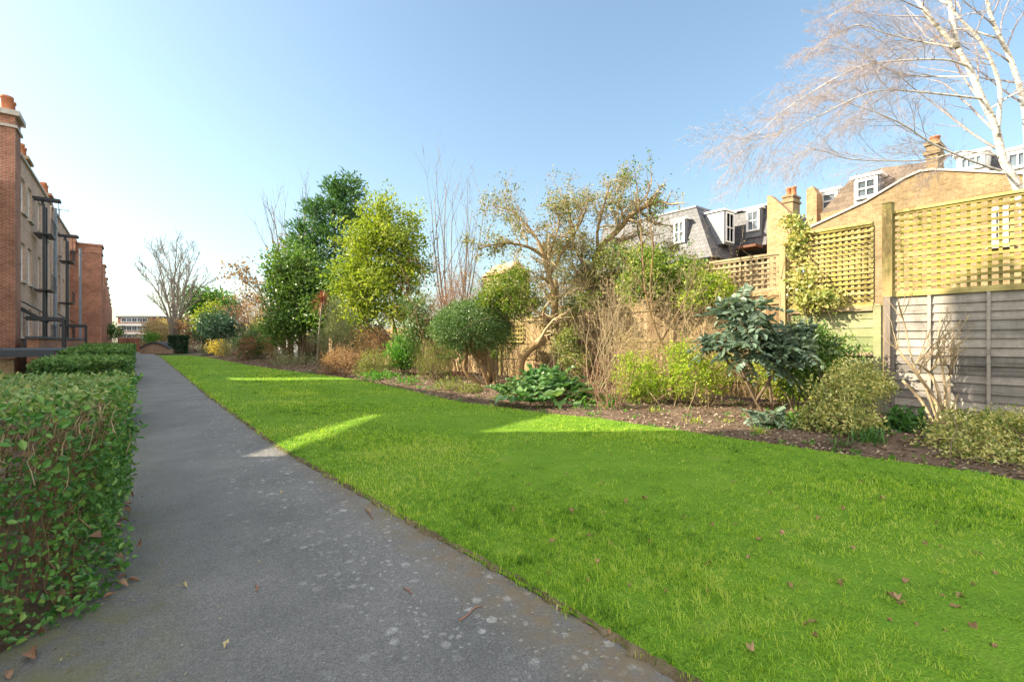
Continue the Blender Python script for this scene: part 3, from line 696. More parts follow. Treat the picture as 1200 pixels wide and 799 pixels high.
# ---------------------------------------------------------------- fences on the right, X = 10.9
FX = 10.9
M['lap'] = wood('grey_lap_board', [(.125,.115,.105),(.235,.215,.195),(.36,.325,.285)], 'y', 2.5)
M['greypost'] = wood('grey_post', [(.16,.13,.11),(.28,.24,.20)], 'z')
M['yellow'] = wood('algae_trellis', [(.20,.155,.045),(.33,.265,.09),(.46,.38,.16)], 'y', 3, .85, (.26,.235,.045))
M['palewood'] = wood('pale_trellis', [(.22,.165,.09),(.36,.28,.17)], 'y', 3)
M['feather'] = wood('featheredge_board', [(.15,.095,.05),(.29,.19,.105),(.42,.30,.18)], 'z', 2.5, .85, (.27,.22,.08))
M['postwood'] = wood('pale_post', [(.22,.155,.065),(.36,.27,.14)], 'z', 3)
M['greenpanel'] = wood('green_algae_panel', [(.20,.20,.10),(.32,.31,.18)], 'y', 3, .85, (.12,.17,.06))
M['tallpost'] = wood('weathered_tall_post', [(.17,.125,.05),(.29,.22,.10)], 'z', 3, .85, (.17,.17,.04))
M['darktrellis'] = wood('dark_trellis', [(.14,.10,.06),(.24,.18,.11)], 'y', 3)
def trellis(parent, u0,u1,z0,z1,sp,mat,cap=True,zs=None,x=FX):
    m = MB(); n = max(2,round((u1-u0)/sp)); k = max(2,round((z1-z0)/(zs or sp)))
    for i in range(n+1):
        u = u0+.02+(u1-u0-.04)*i/n; m.box(x+.004,x+.024,u-.023,u+.023,z0,z1, rng.random())
    for j in range(k+1):
        z = z0+.02+(z1-z0-.04)*j/k; m.box(x-.019,x+.001,u0,u1,z-.022,z+.022, rng.random())
    if cap: m.box(x-.04,x+.04,u0,u1,z1+.002,z1+.05,.8); m.box(x-.035,x+.035,u0,u1,z0-.055,z0-.002,.6)
    m.build('trellis', mat, parent, rnd=True)
def post(parent, u, z, mat, w=.1, x=FX+.0, z0=0):
    m = MB(); m.box(x-w/2,x+w/2,u-w/2,u+w/2,z0,z, rng.random()); m.add([(x-w/2-.01,u-w/2-.01,z+.002),(x+w/2+.01,u-w/2-.01,z+.002),(x+w/2+.01,u+w/2+.01,z+.002),(x-w/2-.01,u+w/2+.01,z+.002),(x,u,z+.05)],[(0,1,4),(1,2,4),(2,3,4),(3,0,4),(3,2,1,0)])
    m.build('post', mat, parent, rnd=True)
# A: grey lap panels under yellow trellis
t = thing('fence', 'grey horizontal-board fence under a yellowed trellis, at the right', 'fence', (FX,1,0), 'wooden fences along the flower bed')
for a,b in ((.78,2.58),(-1.12,.68),(-3.02,-1.22),(-4.92,-3.12)):
    m = MB(); k = 14
    for j in range(k):
        z = .10+2.09*j/k; wv = rng.normal(0,.006,2)
        m.prism([(FX-.012,a,z+wv[0]),(FX+.012,a,z),(FX+.03,a,z+.172),(FX+.018,a,z+.172)],(0,b-a,0), rng.random())
    for u in (a+.02,(a+b)/2-.37,(a+b)/2+.37,b-.02): m.box(FX-.04,FX-.014,u-.022,u+.022,.08,2.2, rng.random())
    m.build('lap_panel', M['lap'], t, rnd=True)
    trellis(t, a,b,2.26,3.72,.125,M['yellow'],zs=.115)
for u in (2.63,.73,-1.17,-3.07): post(t,u,2.2,M['greypost'],.095,FX-.055); post(t,u,3.92,M['tallpost'],.15,FX-.02,2.205) if u > 2 else post(t,u,3.78,M['yellow'],.06,FX+.01,2.205)
# B: pale green panel
t = thing('fence', 'pale green solid panel below a close yellow trellis, between two posts', 'fence', (FX,3.5,0), 'wooden fences along the flower bed')
m = MB()
for j in range(11): m.prism([(FX-.008,2.86,.1+.172*j),(FX+.012,2.86,.1+.172*j),(FX+.02,2.86,.1+.172*(j+1)+.01),(FX+.01,2.86,.1+.172*(j+1)+.01)],(0,1.5,0),rng.random())
m.build('board_panel', M['greenpanel'], t, rnd=True)
m = MB(); m.box(FX-.05,FX+.02,2.86,4.36,1.97,2.05); m.box(FX-.05,FX-.012,2.86,4.36,1.12,1.18); m.build('rail', M['palewood'], t, rnd=True)
trellis(t,2.86,4.36,2.1,3.60,.105,M['yellow'],zs=.10); trellis(t,2.86,4.36,2.13,3.58,.11,M['palewood'],False,zs=.11,x=FX+.07)
post(t,2.79,2.05,M['greenpanel'],.12)
# C: featheredge boards and trellis
def boards(parent, u0,u1,z0,z1,w,mat,x=FX):
    m = MB(); n = round((u1-u0)/w); w = (u1-u0)/n
    for i in range(n):
        u = u0+w*i; zz = z1+rng.normal(0,.006)
        m.prism([(x-.004,u,z0),(x+.012,u,z0),(x+.012,u+w-.004,z0),(x-.018,u+w-.004,z0)],(0,0,zz-z0), rng.random())
    m.build('board_panel', mat, parent, rnd=True)
t = thing('fence', 'sunlit brown vertical-board fence topped by trellis, behind the shrubs', 'fence', (FX,8,0), 'wooden fences along the flower bed')
for a,b in ((4.49,7.05),(7.17,9.3),(9.4,11.42)):
    boards(t,a,b,.12,2.38,.105,M['feather'])
    m = MB()
    for z in (.45,1.38,2.2): m.box(FX-.055,FX-.019,a,b,z,z+.075,rng.random())
    m.box(FX-.06,FX+.03,a,b,2.40,2.46); m.build('rail', M['postwood'], t, rnd=True)
    trellis(t,a,b,2.52,3.26,.13,M['palewood'] if a < 7 else M['darktrellis'],zs=.12)
for u,z in ((4.43,3.45),(7.11,2.55),(9.35,2.6),(11.48,3.4)): post(t,u,z,M['postwood'],.12,FX-.05)
# D: brown gate-like panel with a lattice piece
t = thing('fence', 'brown fence panel with braced rails and small lattice, behind the leaning trunk', 'fence', (FX,13,0), 'wooden fences along the flower bed')
boards(t,11.56,14.4,.1,2.25,.11,M['feather'])
m = MB()
for z in (.75,1.3,2.1): m.box(FX-.055,FX-.019,11.56,14.4,z,z+.09,rng.random())
m.bar((FX-.04,12.0,1.3),(FX-.04,13.5,2.15),.035,.08); m.build('rail', M['postwood'], t, rnd=True)
trellis(t,13.1,14.1,1.35,2.0,.16,M['yellow'],False,x=FX-.09)
post(t,14.5,2.3,M['yellow'],.12,FX-.04)
# E: long plain fence beyond
t = thing('fence', 'long plain brown board fence running on behind the far shrubs', 'fence', (FX,28,0), 'wooden fences along the flower bed')
for k in range(12):
    a = 14.6+2.4*k; boards(t,a,a+2.28,.1,2.05+.05*(k%2),.15,M['feather']); post(t,a+2.34,2.2,M['postwood'],.12,FX-.04)
# F: white gate panel
gx = W(335,400,FX)[1]
t = thing('gate', 'white painted wooden gate panel in the far fence', 'gate', (FX-1.4,gx,0))
u0,u1 = WU(356,FX-1.4),WU(326,FX-1.4); z1 = W(340,377,FX-1.4)[2]
m = MB(); n = 9
for i in range(n):
    a = u0+(u1-u0)*i/n; m.box(FX-1.43,FX-1.39,a,a+(u1-u0)/n-.02,.1,z1)
m.build('board_panel', M['white'], t)
for u in (u0-.1,u0+(u1-u0)*.42,u1+.1):
    m = MB(); m.box(FX-1.5,FX-1.38,u-.09,u+.09,0,z1+.1); m.build('post', M['palewood'], t)
t = thing('garden_lamp', 'dark round-headed garden lamp on a post before the white gate', 'lamp', (FX-1.9,u0+1.,0))
m = MB(); m.tube([(FX-1.9,u0+1.,0),(FX-1.9,u0+1.,2.2)],.07,8); m.build('post', M['metal'], t, True)
m = MB(); an = np.arange(12)*2*math.pi/12
V = [(FX-1.9+.32*math.sin(q)*math.cos(s),u0+1.+.32*math.sin(q)*math.sin(s),2.45-.28*math.cos(q)) for q in np.linspace(.15,3.0,8) for s in an]
m.add(V,[(i*12+j,i*12+(j+1)%12,(i+1)*12+(j+1)%12,(i+1)*12+j) for i in range(7) for j in range(12)]); m.build('lamp_head', M['metal'], t, True)

# ---------------------------------------------------------------- houses behind the fence
def frustum(mb, x0,x1,u0,u1,z0,z1,ix,iu0,iu1,ixb=0.):
    mb.add([(x0,u0,z0),(x1,u0,z0),(x1,u1,z0),(x0,u1,z0),(x0+ix,u0+iu0,z1),(x1-ixb,u0+iu0,z1),(x1-ixb,u1-iu1,z1),(x0+ix,u1-iu1,z1)],
           [(3,2,1,0),(4,5,6,7),(0,1,5,4),(1,2,6,5),(2,3,7,6),(3,0,4,7)])
def dormer(parent, x0, x1, u0,u1,z0,z1, bars=(1,1), mat=None):
    """box dormer facing the path (-X)"""
    t = MB(); t.box(x0+.05,x1,u0,u1,z0-.3,z1); d = t.build('dormer', mat or M['lead'], parent)
    t = MB(); t.box(x0-.06,x1,u0-.08,u1+.08,z1,z1+.09); t.build('dormer_roof', M['white'], d)
    window(parent, (x0+.05,u1,0), -Y_, Z_, -X_, (.06,u1-u0-.06,z0,z1-.05), -.05, bars, sill=False, fw=.09)
M['clay'] = plain('brown_clay_tile', (.15,.07,.045), .85, 0, .2)
M['tanbrick'] = brick('weathered_tan_brick', (.40,.22,.10), (.52,.31,.16), (.42,.33,.24), dirt=.4)
# M1: grey slate mansard wing
t = thing('house', 'house with a grey slate mansard roof and white sash windows', 'house', (24,14,0))
X1 = 22.; ub = WU(834,X1); ut = WU(815,X1+.7); zb = W(834,301,X1)[2]; zt = W(815,244,X1+.7)[2]
m = MB(); m.box(X1,24.6,ub,20,0,zb-.1); m.box(24.62,33,ub-.75,20,0,zb-.1); m.build('wall', M['stock'], t)
m = MB(); frustum(m, X1-.1,24.7,ub-.1,20.1,zb,zt,.7,ut-ub,.5); m.build('roof', M['slate'], t)
m = MB(); m.box(X1+.55,24.7,ut-.12,19.7,zt+.003,zt+.10); m.build('ridge_capping', M['lead'], t)
dormer(t, X1+.05, X1+1.3, WU(803,X1), WU(788,X1), W(795,285,X1)[2], W(795,258,X1)[2], (1,1))
# dormer on the hip, seen from the side
d0 = ub-.02; ux = W(845,270,23.4)
m = MB(); m.box(23.0,24.0,ub-.10,ub+.9,zb+.75,zt-.35); d = m.build('dormer', M['lead'], t); m = MB(); m.box(22.93,24.07,ub-.18,ub+.95,zt-.35,zt-.27); m.build('dormer_roof', M['white'], d)
window(t, (23.0,ub-.10,0), X_, Z_, -Y_, (.1,.9,zb+.85,zt-.4), -.02, (1,1), sill=False)
m = MB(); m.tube([(X1-.16,ub-.1,zb-.06),(X1-.16,20,zb-.06)],.06,6); m.tube([(X1-.1,ub+.3,zb-.1),(X1-.06,ub+.3,0)],.045,6); m.build('gutter', M['metal'], t, True)
# M2: main range of the same terrace
X2 = 24.6; ue = WU(898,X2); zb2 = W(880,288,X2)[2]; zt2 = W(896,240,X2)[2]
m = MB(); frustum(m, X2,32,ue,20,zb2-.05,zt2,.35,.02,.5); m.build('roof', M['slate'], t)
m = MB(); m.box(X2+.2,32,ue,20,zt2+.003,zt2+.12); m.build('ridge_capping', M['lead'], t)
dormer(t, X2-.05, X2+1., WU(892,X2), WU(874,X2), W(883,271,X2)[2], W(883,246,X2)[2]+.02, (1,1))
m = MB(); m.box(X2-.8,X2-.01,ue+.15,ub-.35,zb2-.2,zb2-.08); m.build('lean_to_roof', M['clay'], t)
# raking party wall and its chimney
X3 = 23.9
m = MB(); m.prism([(X3,WU(899,X3),0),(X3,WU(899,X3),W(899,230,X3)[2]),(X3,WU(903,X3),W(903,229,X3)[2]),(X3,WU(923,X3),W(923,247,X3)[2]),(X3,WU(926,X3),W(926,262,X3)[2]),(X3,WU(926,X3),0)],(.55,0,0)); m.build('party_wall', M['tanbrick'], t)
def chim_px(parent, X, px0,px1, ytop, yb, dx, pots, mat, poth=.55):
    u0,u1 = WU(px1,X),WU(px0,X); z1 = W((px0+px1)/2,ytop,X)[2]; z0 = W((px0+px1)/2,yb,X)[2]
    m = MB(); m.box(X,X+dx,u0,u1,z0,z1); m.box(X-.06,X+dx+.06,u0-.06,u1+.06,z1-.28,z1-.16); m.box(X-.05,X+dx+.05,u0-.05,u1+.05,z1+.002,z1+.1); c = m.build('chimney', mat, parent)
    for i in range(pots):
        m = MB(); pot(m, X+dx*.5, u0+(u1-u0)*(i+.5)/pots, z1+.102, poth, .13); m.build('chimney_pot', M['terracotta'], c, True)
chim_px(t, 27., 917,929, 231, 300, .9, 2, M['stock'], .5)
# N: house with brown slate mansard, tan gable wing
t = thing('house', 'tan brick house with gabled wing and brown slate mansard, behind the trellis fence', 'house', (22,3,0))
X4 = 20.; za = W(960,250,X4)[2]; ua = WU(962,X4); uc = WU(1100,X4)
m = MB(); m.box(X4,30,uc-.6,ua,0,za-.02); m.build('wall', M['stock'], t)
P4 = [W(960,252,X4),W(993,203,X4),W(1030,192,X4),W(1094,184,X4),W(1100,250,X4)]
m = MB(); q = np.array(P4); q[1:4,0] += .55; m.add(np.vstack([q, q*np.array((0,1,1))+np.array((28,0,0))]), [(0,1,2,3,4),(9,8,7,6,5)]+[(i,(i+1)%5,5+(i+1)%5,5+i) for i in range(5)]); m.build('roof', M['brownslate'], t)
dormer(t, X4-.1, X4+1.2, WU(1032,X4), WU(1001,X4), W(1016,233,X4)[2], W(1016,208,X4)[2], (1,1))
dormer(t, 21.4, 23.2, WU(984,21.4), WU(960,21.4), W(972,246,21.4)[2], W(972,224,21.4)[2], (1,0), M['white'])
m = MB(); X5 = 20.6; m.prism([(X5,WU(957,X5),0),(X5,WU(957,X5),W(957,226,X5)[2]),(X5,WU(952,X5),W(952,218,X5)[2]),(X5,WU(945,X5),W(945,222,X5)[2]),(X5,WU(945,X5),0)],(.6,0,0)); m.build('party_wall', M['tanbrick'], t)
XG = 17.
op = [(a,b,c,d) for a,b,c,d in ((WU(1182,XG),WU(1161,XG),W(1170,287,XG)[2],W(1170,243,XG)[2]),)]
gp = [W(*q,XG) for q in ((948,268),(972,257),(1015,237),(1060,210),(1078,202),(1094,200),(1140,202),(1215,206))]
m = MB(); m.prism([(XG,gp[-1][1],0)]+gp[::-1]+[(XG,gp[0][1],0)],(3.0,0,0)); m.build('gable_wing', M['stock'], t)
m = MB()
for p,q in zip(gp,gp[1:]): m.prism([(XG-.05,p[1],p[2]+.002),(XG-.05,q[1],q[2]+.002),(XG-.05,q[1],q[2]+.06),(XG-.05,p[1],p[2]+.06)],(3.1,0,0))
m.build('coping', M['stone'], t)
for o in op: window(t, (XG,o[0],0), Y_, Z_, -X_, (0,abs(o[1]-o[0]),o[2],o[3]), -.03, (1,1), sill=True, fw=.1)
for a,b in ():
    window(t, (XG,WU(b,XG),0), Y_, Z_, -X_, (0,WU(a,XG)-WU(b,XG),W(a,292,XG)[2],W(a,255,XG)[2]), -.03, (1,1), sill=True, fw=.09)
chim_px(t, 19., 1085,1099, 170, 215, .8, 1, M['stock'], .25)
t = thing('house', 'pale house with wide white box dormer, behind the birch trunk', 'house', (26,-3,0))
X6 = 22.; u0,u1 = WU(1290,X6),WU(1112,X6)
m = MB(); m.box(X6+.3,30,u0,u1,0,W(1150,210,X6)[2]); m.build('wall', M['stock'], t)
m = MB(); frustum(m, X6+.2,30,u0,u1,W(1150,208,X6)[2],W(1150,178,X6)[2],.5,.2,.2); m.build('roof', M['slate'], t)
dormer(t, X6-.2, X6+3, WU(1158,X6), WU(1122,X6), W(1140,200,X6)[2], W(1140,182,X6)[2], (0,2), M['white'])
dormer(t, X6-.2, X6+3, WU(1212,X6), WU(1176,X6), W(1190,200,X6)[2], W(1190,178,X6)[2], (0,1), M['white'])
# a lower roof glimpsed through the branches
t = thing('house', 'low house with a pale peach roof, half hidden behind the gnarled tree', 'house', (38,30,0))
u0,u1 = WU(592,36),WU(566,36); z = W(580,322,36)[2]
m = MB(); m.box(36,40,u0,u1,0,z); m.build('wall', M['stock'], t)
m = MB(); zr = W(580,309,36)[2]; m.prism([(35.7,u0-.1,z),(38,u0-.1,zr+.3),(40.3,u0-.1,z)],(0,u1-u0+.2,0)); m.build('roof', M['peach'], t)

# ---------------------------------------------------------------- the far end of the path
t = thing('brick_shed', 'low segmental-arched brick shelter at the end of the lawn', 'shelter', G(182,414.5))
d = EYE*F/15.; L = cam2w(-(600-164)/F*d, d, 0); Rr = cam2w(-(600-199)/F*d, d, 0); hgt = 12.3/F*d
ax_ = nrm(np.array(Rr)-np.array(L)); ln = np.linalg.norm(np.array(Rr)-np.array(L)); bk = np.array((SN,CS,0))
arc = [np.array(L)+ax_*ln*s+np.array((0,0,hgt*(.25+.75*math.sin(math.pi*(.08+.84*s))))) for s in np.linspace(0,1,15)]
m = MB(); m.prism([np.array(L)]+arc+[np.array(Rr)], bk*3); m.build('wall', brick('tan_brick',(.25,.17,.12),(.34,.24,.17),(.32,.27,.22)), t)
m = MB()
for p,q in zip(arc,arc[1:]): m.prism([p+(0,0,.004)-bk*.1,q+(0,0,.004)-bk*.1,q+np.array((0,0,.14))-bk*.1,p+np.array((0,0,.14))-bk*.1], bk*3.2)
m.build('roof', M['greytop'], t)
d = EYE*F/14.6; c = cam2w((209-600)/F*d, d, 0); w = 9/F*d
hedge(c[0]-w,c[0]+w,c[1]-w,c[1]+w,20.5/F*d,'tall dark green hedge clipped as a block at the end of the lawn',4500,.13,leafmat('yew_leaf',[(.012,.04,.012),(.02,.06,.018),(.035,.08,.022)],.1,.6),None)
def far_box(name,label,cat,px0,px1,y0,y1,d,dep,mat,part='wall'):
    a = A(px0,y1,d); b = A(px1,y1,d); t = thing(name,label,cat,((a[0]+b[0])/2,(a[1]+b[1])/2,0))
    z = EYE+(HZ-y0)/F*d; m = MB(); m.prism([(a[0],a[1],0),(b[0],b[1],0),(b[0],b[1],z),(a[0],a[1],z)],(SN*dep,CS*dep,0)); m.build(part,mat,t); return t, a, b, z
t,a,b,z = far_box('garden_wall','dark red brick wall closing the far end of the path','wall',138,164,396,414,62,.4,M['darkbrick'])
m = MB(); q = nrm(np.array(b)-np.array(a)); m.prism([(a[0],a[1],z+.003),(b[0],b[1],z+.003),(b[0],b[1],z+.12),(a[0],a[1],z+.12)],(SN*.5,CS*.5,0)); m.build('coping',M['stone'],t)
t,a,b,z = far_box('apartment_building','distant white and grey flats beyond the end of the path','building',138,186,372,399,160,12,M['darkbrick'])
a,b = np.array(a),np.array(b); q = nrm((b-a)*np.array((1,1,0))); ln = np.linalg.norm((b-a)[:2]); nn = np.array((-SN,-CS,0))
for k,zz in enumerate((1.5,4.4,7.2)):
    m = MB(); m.obox(np.array((a[0],a[1],zz-.4))+q*ln*.38+nn*.25,q,Z_,nn,ln*.7,.7,.4); m.build('balcony',M['white'],t)
    for j in range(5): window(t,(a[0],a[1],0),q,Z_,nn,(ln*(.08+.13*j),ln*(.08+.13*j)+1.9,zz+.4,zz+2.0),-.04,(0,1),sill=False,fw=.16)
m = MB(); m.obox(np.array((a[0],a[1],z+.25))+q*ln*.5-nn*6,q,Z_,nn,ln+.8,.5,12.6); m.build('roof',M['lead'],t)
# ---------------------------------------------------------------- trees and shrubs
def PB(px,py,rx,ry,d):
    c = A(px,py,d); r = rx/F*d; return (c[0],c[1],c[2],r,r,ry/F*d)
def GB(px,d): return np.array(cam2w((px-600)/F*d, d, 0.))
LM = {
 'lime': leafmat('lime_green_leaf', [(.10,.16,.02),(.20,.27,.03),(.32,.38,.045),(.44,.45,.085)], .4),
 'midgreen': leafmat('mid_green_leaf', [(0.031,0.084,0.017),(0.063,0.154,0.028),(0.112,0.224,0.042),(0.210,0.308,0.070)], .35),
 'bright': leafmat('bright_green_leaf', [(0.049,0.154,0.021),(0.098,0.266,0.035),(0.168,0.364,0.049)], .4),
 'olive': leafmat('olive_leaf', [(0.070,0.098,0.028),(0.140,0.182,0.042),(0.266,0.280,0.084),(0.392,0.364,0.140)], .35),
 'topiary': leafmat('dark_topiary_leaf', [(.035,.09,.022),(.075,.155,.04),(.14,.23,.07),(.25,.33,.14)], .25, .4, .45),
 'conifer': leafmat('cypress_spray', [(.04,.10,.035),(.07,.16,.055),(.13,.23,.075)], .25, .6),
 'ivy': leafmat('ivy_leaf', [(.045,.10,.02),(.11,.20,.03),(.24,.30,.045),(.42,.42,.09)], .35, .4),
 'brown': leafmat('withered_brown_leaf', [(0.196,0.105,0.056),(0.350,0.210,0.119),(0.504,0.336,0.210)], .25, .8),
 'straw': leafmat('straw_leaf', [(0.280,0.210,0.098),(0.448,0.350,0.182),(0.616,0.504,0.294)], .3, .8),
 'mahonia': leafmat('mahonia_leaflet', [(.05,.085,.055),(.085,.135,.09),(.14,.20,.14),(.24,.31,.22)], .2, .42, .45),
 'laurel': leafmat('laurel_leaf', [(0.042,0.105,0.020),(0.084,0.182,0.034),(0.154,0.252,0.049),(0.266,0.336,0.084)], .3, .35, .5),
 'varieg': leafmat('variegated_leaf', [(0.070,0.140,0.028),(0.168,0.238,0.056),(0.392,0.392,0.126),(0.644,0.560,0.224),(0.700,0.700,0.364)], .3, .4, .4),
 'yellowsh': leafmat('yellow_green_leaf', [(0.098,0.210,0.017),(0.224,0.350,0.028),(0.420,0.504,0.056),(0.588,0.602,0.098)], .4),
 'feathery': leafmat('grey_green_leaf', [(0.140,0.168,0.084),(0.266,0.280,0.154),(0.406,0.406,0.252)], .3, .7),
 'red': leafmat('red_strap_leaf', [(.20,.06,.045),(.33,.11,.08),(.44,.22,.16)], .25, .45),
 'acanthus': leafmat('acanthus_leaf', [(.045,.12,.035),(.08,.19,.055),(.13,.26,.085),(.21,.33,.14)], .3, .3, .5),
 'bluegreen': leafmat('blue_green_leaf', [(0.028,0.077,0.049),(0.056,0.126,0.084),(0.112,0.182,0.119)], .2, .4),
 'yellow': leafmat('golden_leaf', [(0.420,0.308,0.042),(0.588,0.448,0.070),(0.700,0.588,0.140)], .4),
 'strap': leafmat('strap_leaf', [(0.042,0.112,0.028),(0.070,0.168,0.042),(0.126,0.238,0.063)], .3, .4),
}
def plant(name, label, cat, base, blobs, lm, n, ncl, clr, L, Wd, smat='twig', nst=16, r0=.02, sspread=.15, group=None, up=.2, shell=(.5,1.), spread=.9, outw=.6, parts=('foliage','stem'), zmin=.02, curl=.15):
    t = thing(name, label, cat, (base[0],base[1],0.), group)
    o, cl = foliage(parts[0], t, LM[lm] if isinstance(lm,str) else lm, blobs, n, ncl, clr, L, Wd, up, spread, shell, zmin=zmin, outw=outw, curl=curl)
    if nst: stems(parts[1], t, M[smat], (base[0],base[1],-.02), cl, nst, r0, sspread)
    return t, cl
def strap_mesh(name, P, D, L, w, mat, parent, droop=.5, seg=4):
    """long arching blades: P base, D start direction"""
    n = len(P); L = np.broadcast_to(L,(n,)); S = nrm(np.cross(D,(0,0,1.))+1e-6); rows = []
    for i in range(seg+1):
        s = i/seg; c = P + D*(L*s)[:,None] - np.array((0,0,1.))*(L*droop*s*s)[:,None]
        ww = w*(1-s**2.2)*(.55+.9*min(s*3,.5)); rows += [c+S*ww*.5, c-S*ww*.5]
    V = np.stack(rows,1)
    return fast_mesh(name, V, [(2*i,2*i+1,2*i+3,2*i+2) for i in range(seg)], 2*seg+2, mat, parent, rng.random(n), False)

# --- round topiary bush on twisted stems
b = np.array(G(574,452)); d = 14.9
t, cl = plant('topiary_bush','round dark green bush clipped to a dome on bare twisted trunks','bush',b,[PB(552,385,47,27,d),PB(552,378,42,26,d),PB(528,388,24,18,d),PB(578,386,24,19,d)],'topiary',30000,1500,.09,.055,.032,nst=0,shell=(.80,1.),curl=.1)
mb = MB()
for k,(dx,px_,py_) in enumerate(((0,548,400),(.18,560,402),(-.1,540,398),(.1,572,400),(.22,553,396))):
    top = np.array(A(px_,py_,d)); bb = b+np.array((dx,-dx*.6+.1*k,-.05))
    mid = (bb*.55+top*.45)+np.array((.22*math.sin(k*2.1),-.18*math.cos(k*1.7),-.12)); m2 = bb*.25+top*.75+np.array((-.12*math.sin(k*2.1),.1,0.05))
    p = curve([bb,mid,m2,top],6); mb.tube(p,np.linspace(.075,.03,len(p))*(1+.12*np.sin(np.arange(len(p))*1.9)),8)
mb.build('trunk',M['gnarl'],t,True)
mb = MB(); 
for i in rng.choice(len(cl),40,replace=False): mb.tube(stem_pts(np.array(A(552,398,d)),cl[i],.1),np.linspace(.02,.005,6),4)
mb.build('branches',M['bark'],t,True)

plant('dwarf_conifer','small dome-shaped golden green conifer left of the round clipped bush','conifer',G(510,446),[PB(510,420,24,22,16.9),PB(510,432,22,16,16.9)],'olive',5000,420,.07,.05,.014,nst=14,up=.5,shell=(.6,1.))
plant('leafy_shrub','small bright green shrub with dense upright leaves beside the dwarf conifer','shrub',G(476,440),[PB(472,408,18,16,19),PB(478,420,16,16,19),PB(464,416,12,14,19)],'bright',2600,260,.10,.10,.05)
# --- acanthus: big lobed, arching leaves
def acanthus():
    b = np.array(G(638,470)); t = thing('acanthus','broad clump of glossy dark lobed leaves at the lawn edge','plant',(b[0],b[1],0))
    n = 150; V = []; outl = []
    seg = 13
    prof = []
    for i in range(seg+1):
        s = i/seg; w = math.sin(math.pi*min(1,.06+.94*s)**.75)*(1-.25*s); w *= (1.0 if i%2==0 else .66); prof.append((s, w if i < seg else 0))
    for q in range(n):
        an = rng.uniform(0,2*math.pi); rad = abs(rng.normal(0,.5)); rad=min(rad,.95); el = np.clip(rng.normal(1.2-rad*.6,.22),.2,1.4)
        p0 = b+np.array((math.cos(an)*rad*1.0,math.sin(an)*rad*.9,.02+.25*rng.random()*(1-rad)))
        a2 = an+rng.normal(0,.5); dr = np.array((math.cos(a2)*math.cos(el),math.sin(a2)*math.cos(el),math.sin(el)))
        L = rng.uniform(.65,1.0); w = L*rng.uniform(.46,.60); sd = nrm(np.cross(dr,(0,0,1.))); nn = np.cross(sd,dr)
        droop = rng.uniform(.35,.8); rows = []; stalk = .34
        for s,pw in prof:
            ss = stalk+s; c = p0+dr*L*ss*.85-np.array((0,0,1.))*L*droop*.42*ss*ss
            e = .5*w*pw; wav = .10*w*math.sin(s*21+q)
            rows += [c+sd*e+nn*(.25*e+wav)-dr*e*.15, c+nn*(-.05*w), c-sd*e+nn*(.25*e-wav)-dr*e*.15]
        V.append(rows)
    V = np.array(V); V[:,:,2] = np.maximum(V[:,:,2],.03)
    fs = []
    for i in range(seg): fs += [(3*i,3*i+1,3*i+4,3*i+3),(3*i+1,3*i+2,3*i+5,3*i+4)]
    fast_mesh('leaves',V,fs,3*(seg+1),LM['acanthus'],t,rng.random(n),False)
    mb = MB()
    for v in V: mb.tube(stem_pts(b+rng.normal(0,.12,3)*(1,1,0),v[1],.12,4,.02),(.012,.01,.009,.007),4)
    mb.build('stalks',M['hedgestem'],t,True)
acanthus()
plant('yellow_shrub','compact yellow-green shrub just right of the thin reddish twigs','shrub',G(750,474),[PB(745,432,24,17,10.3),PB(752,447,28,20,10.3),PB(738,455,18,16,10.3),PB(765,458,14,14,10.3)],'yellowsh',4200,330,.075,.055,.03,nst=26,r0=.012)
plant('yellow_shrub','taller open yellow-green shrub with bare canes showing on its right','shrub',G(822,478),[PB(800,420,20,20,9.8),PB(812,437,27,24,9.8),PB(796,448,18,18,9.8),PB(840,440,20,20,9.8)],'yellowsh',3600,300,.08,.055,.03,'paletwig',nst=46,r0=.012,sspread=.10)
def twiggy(name,label,base,d,tops,mat,n,r0,lv=2,leaf=None,nl=0,spread=.12,kids=(4,3),wob=.12,ang=32,L=None):
    base = np.array(base,float); t = thing(name,label,'shrub',(base[0],base[1],0))
    P = dict(seg=[6,5,4],wob=[wob,wob*1.2,.16],up=[.1,.1,.05],max=lv,n=list(kids)+[0],t0=[.3,.25,.2],ang=[ang,ang*1.1,40],lr=[.45,.5,.5],rmin=.0022,tip=.35)
    g = Grow(P)
    for i in range(n):
        k = tops[rng.integers(len(tops))]; tp = np.array(A(k[0]+rng.normal(0,k[2]),k[1]+rng.normal(0,k[3]),d+rng.normal(0,.35)))
        b = base+np.array((rng.normal(0,spread),rng.normal(0,spread),-.02)); v = tp-b
        g.go(b,nrm(v+rng.normal(0,.08,3)),np.linalg.norm(v),r0*rng.uniform(.6,1.2),0)
    g.emit(t,mat,mat,0,('stems','crown'),(5,4,3))
    if leaf:
        tp = np.array([p[rng.integers(1,len(p))] for l,p,r in g.out if l>=1]); q = tp[rng.integers(0,len(tp),nl)]+rng.normal(0,.03,(nl,3))
        ax,nn = leaf_axes(nl,rng.normal(0,1,(nl,3)),0,.9,.3); s = rng.uniform(.6,1.3,nl)
        leaf_mesh('leaves',q,ax,nn,leaf[1]*s,leaf[1]*.6*s,LM[leaf[0]],t,rng.random(nl),.2,.3)
    return t,g
twiggy('bare_shrub','thin reddish bare twigs rising behind the lobed leaves',G(712,482),9.6,[(695,430,10,14),(715,430,14,18),(735,440,8,14)],M['redtwig'],34,.006,2,('brown',.035),220)
twiggy('bare_shrub','tall tangle of pale straw-coloured bare stems against the brown fence',GB(715,10.9),10.9,[(690,370,18,20),(720,375,24,26),(760,385,16,20),(740,350,20,18)],M['paletwig'],40,.008,2,('straw',.035),380,.35)
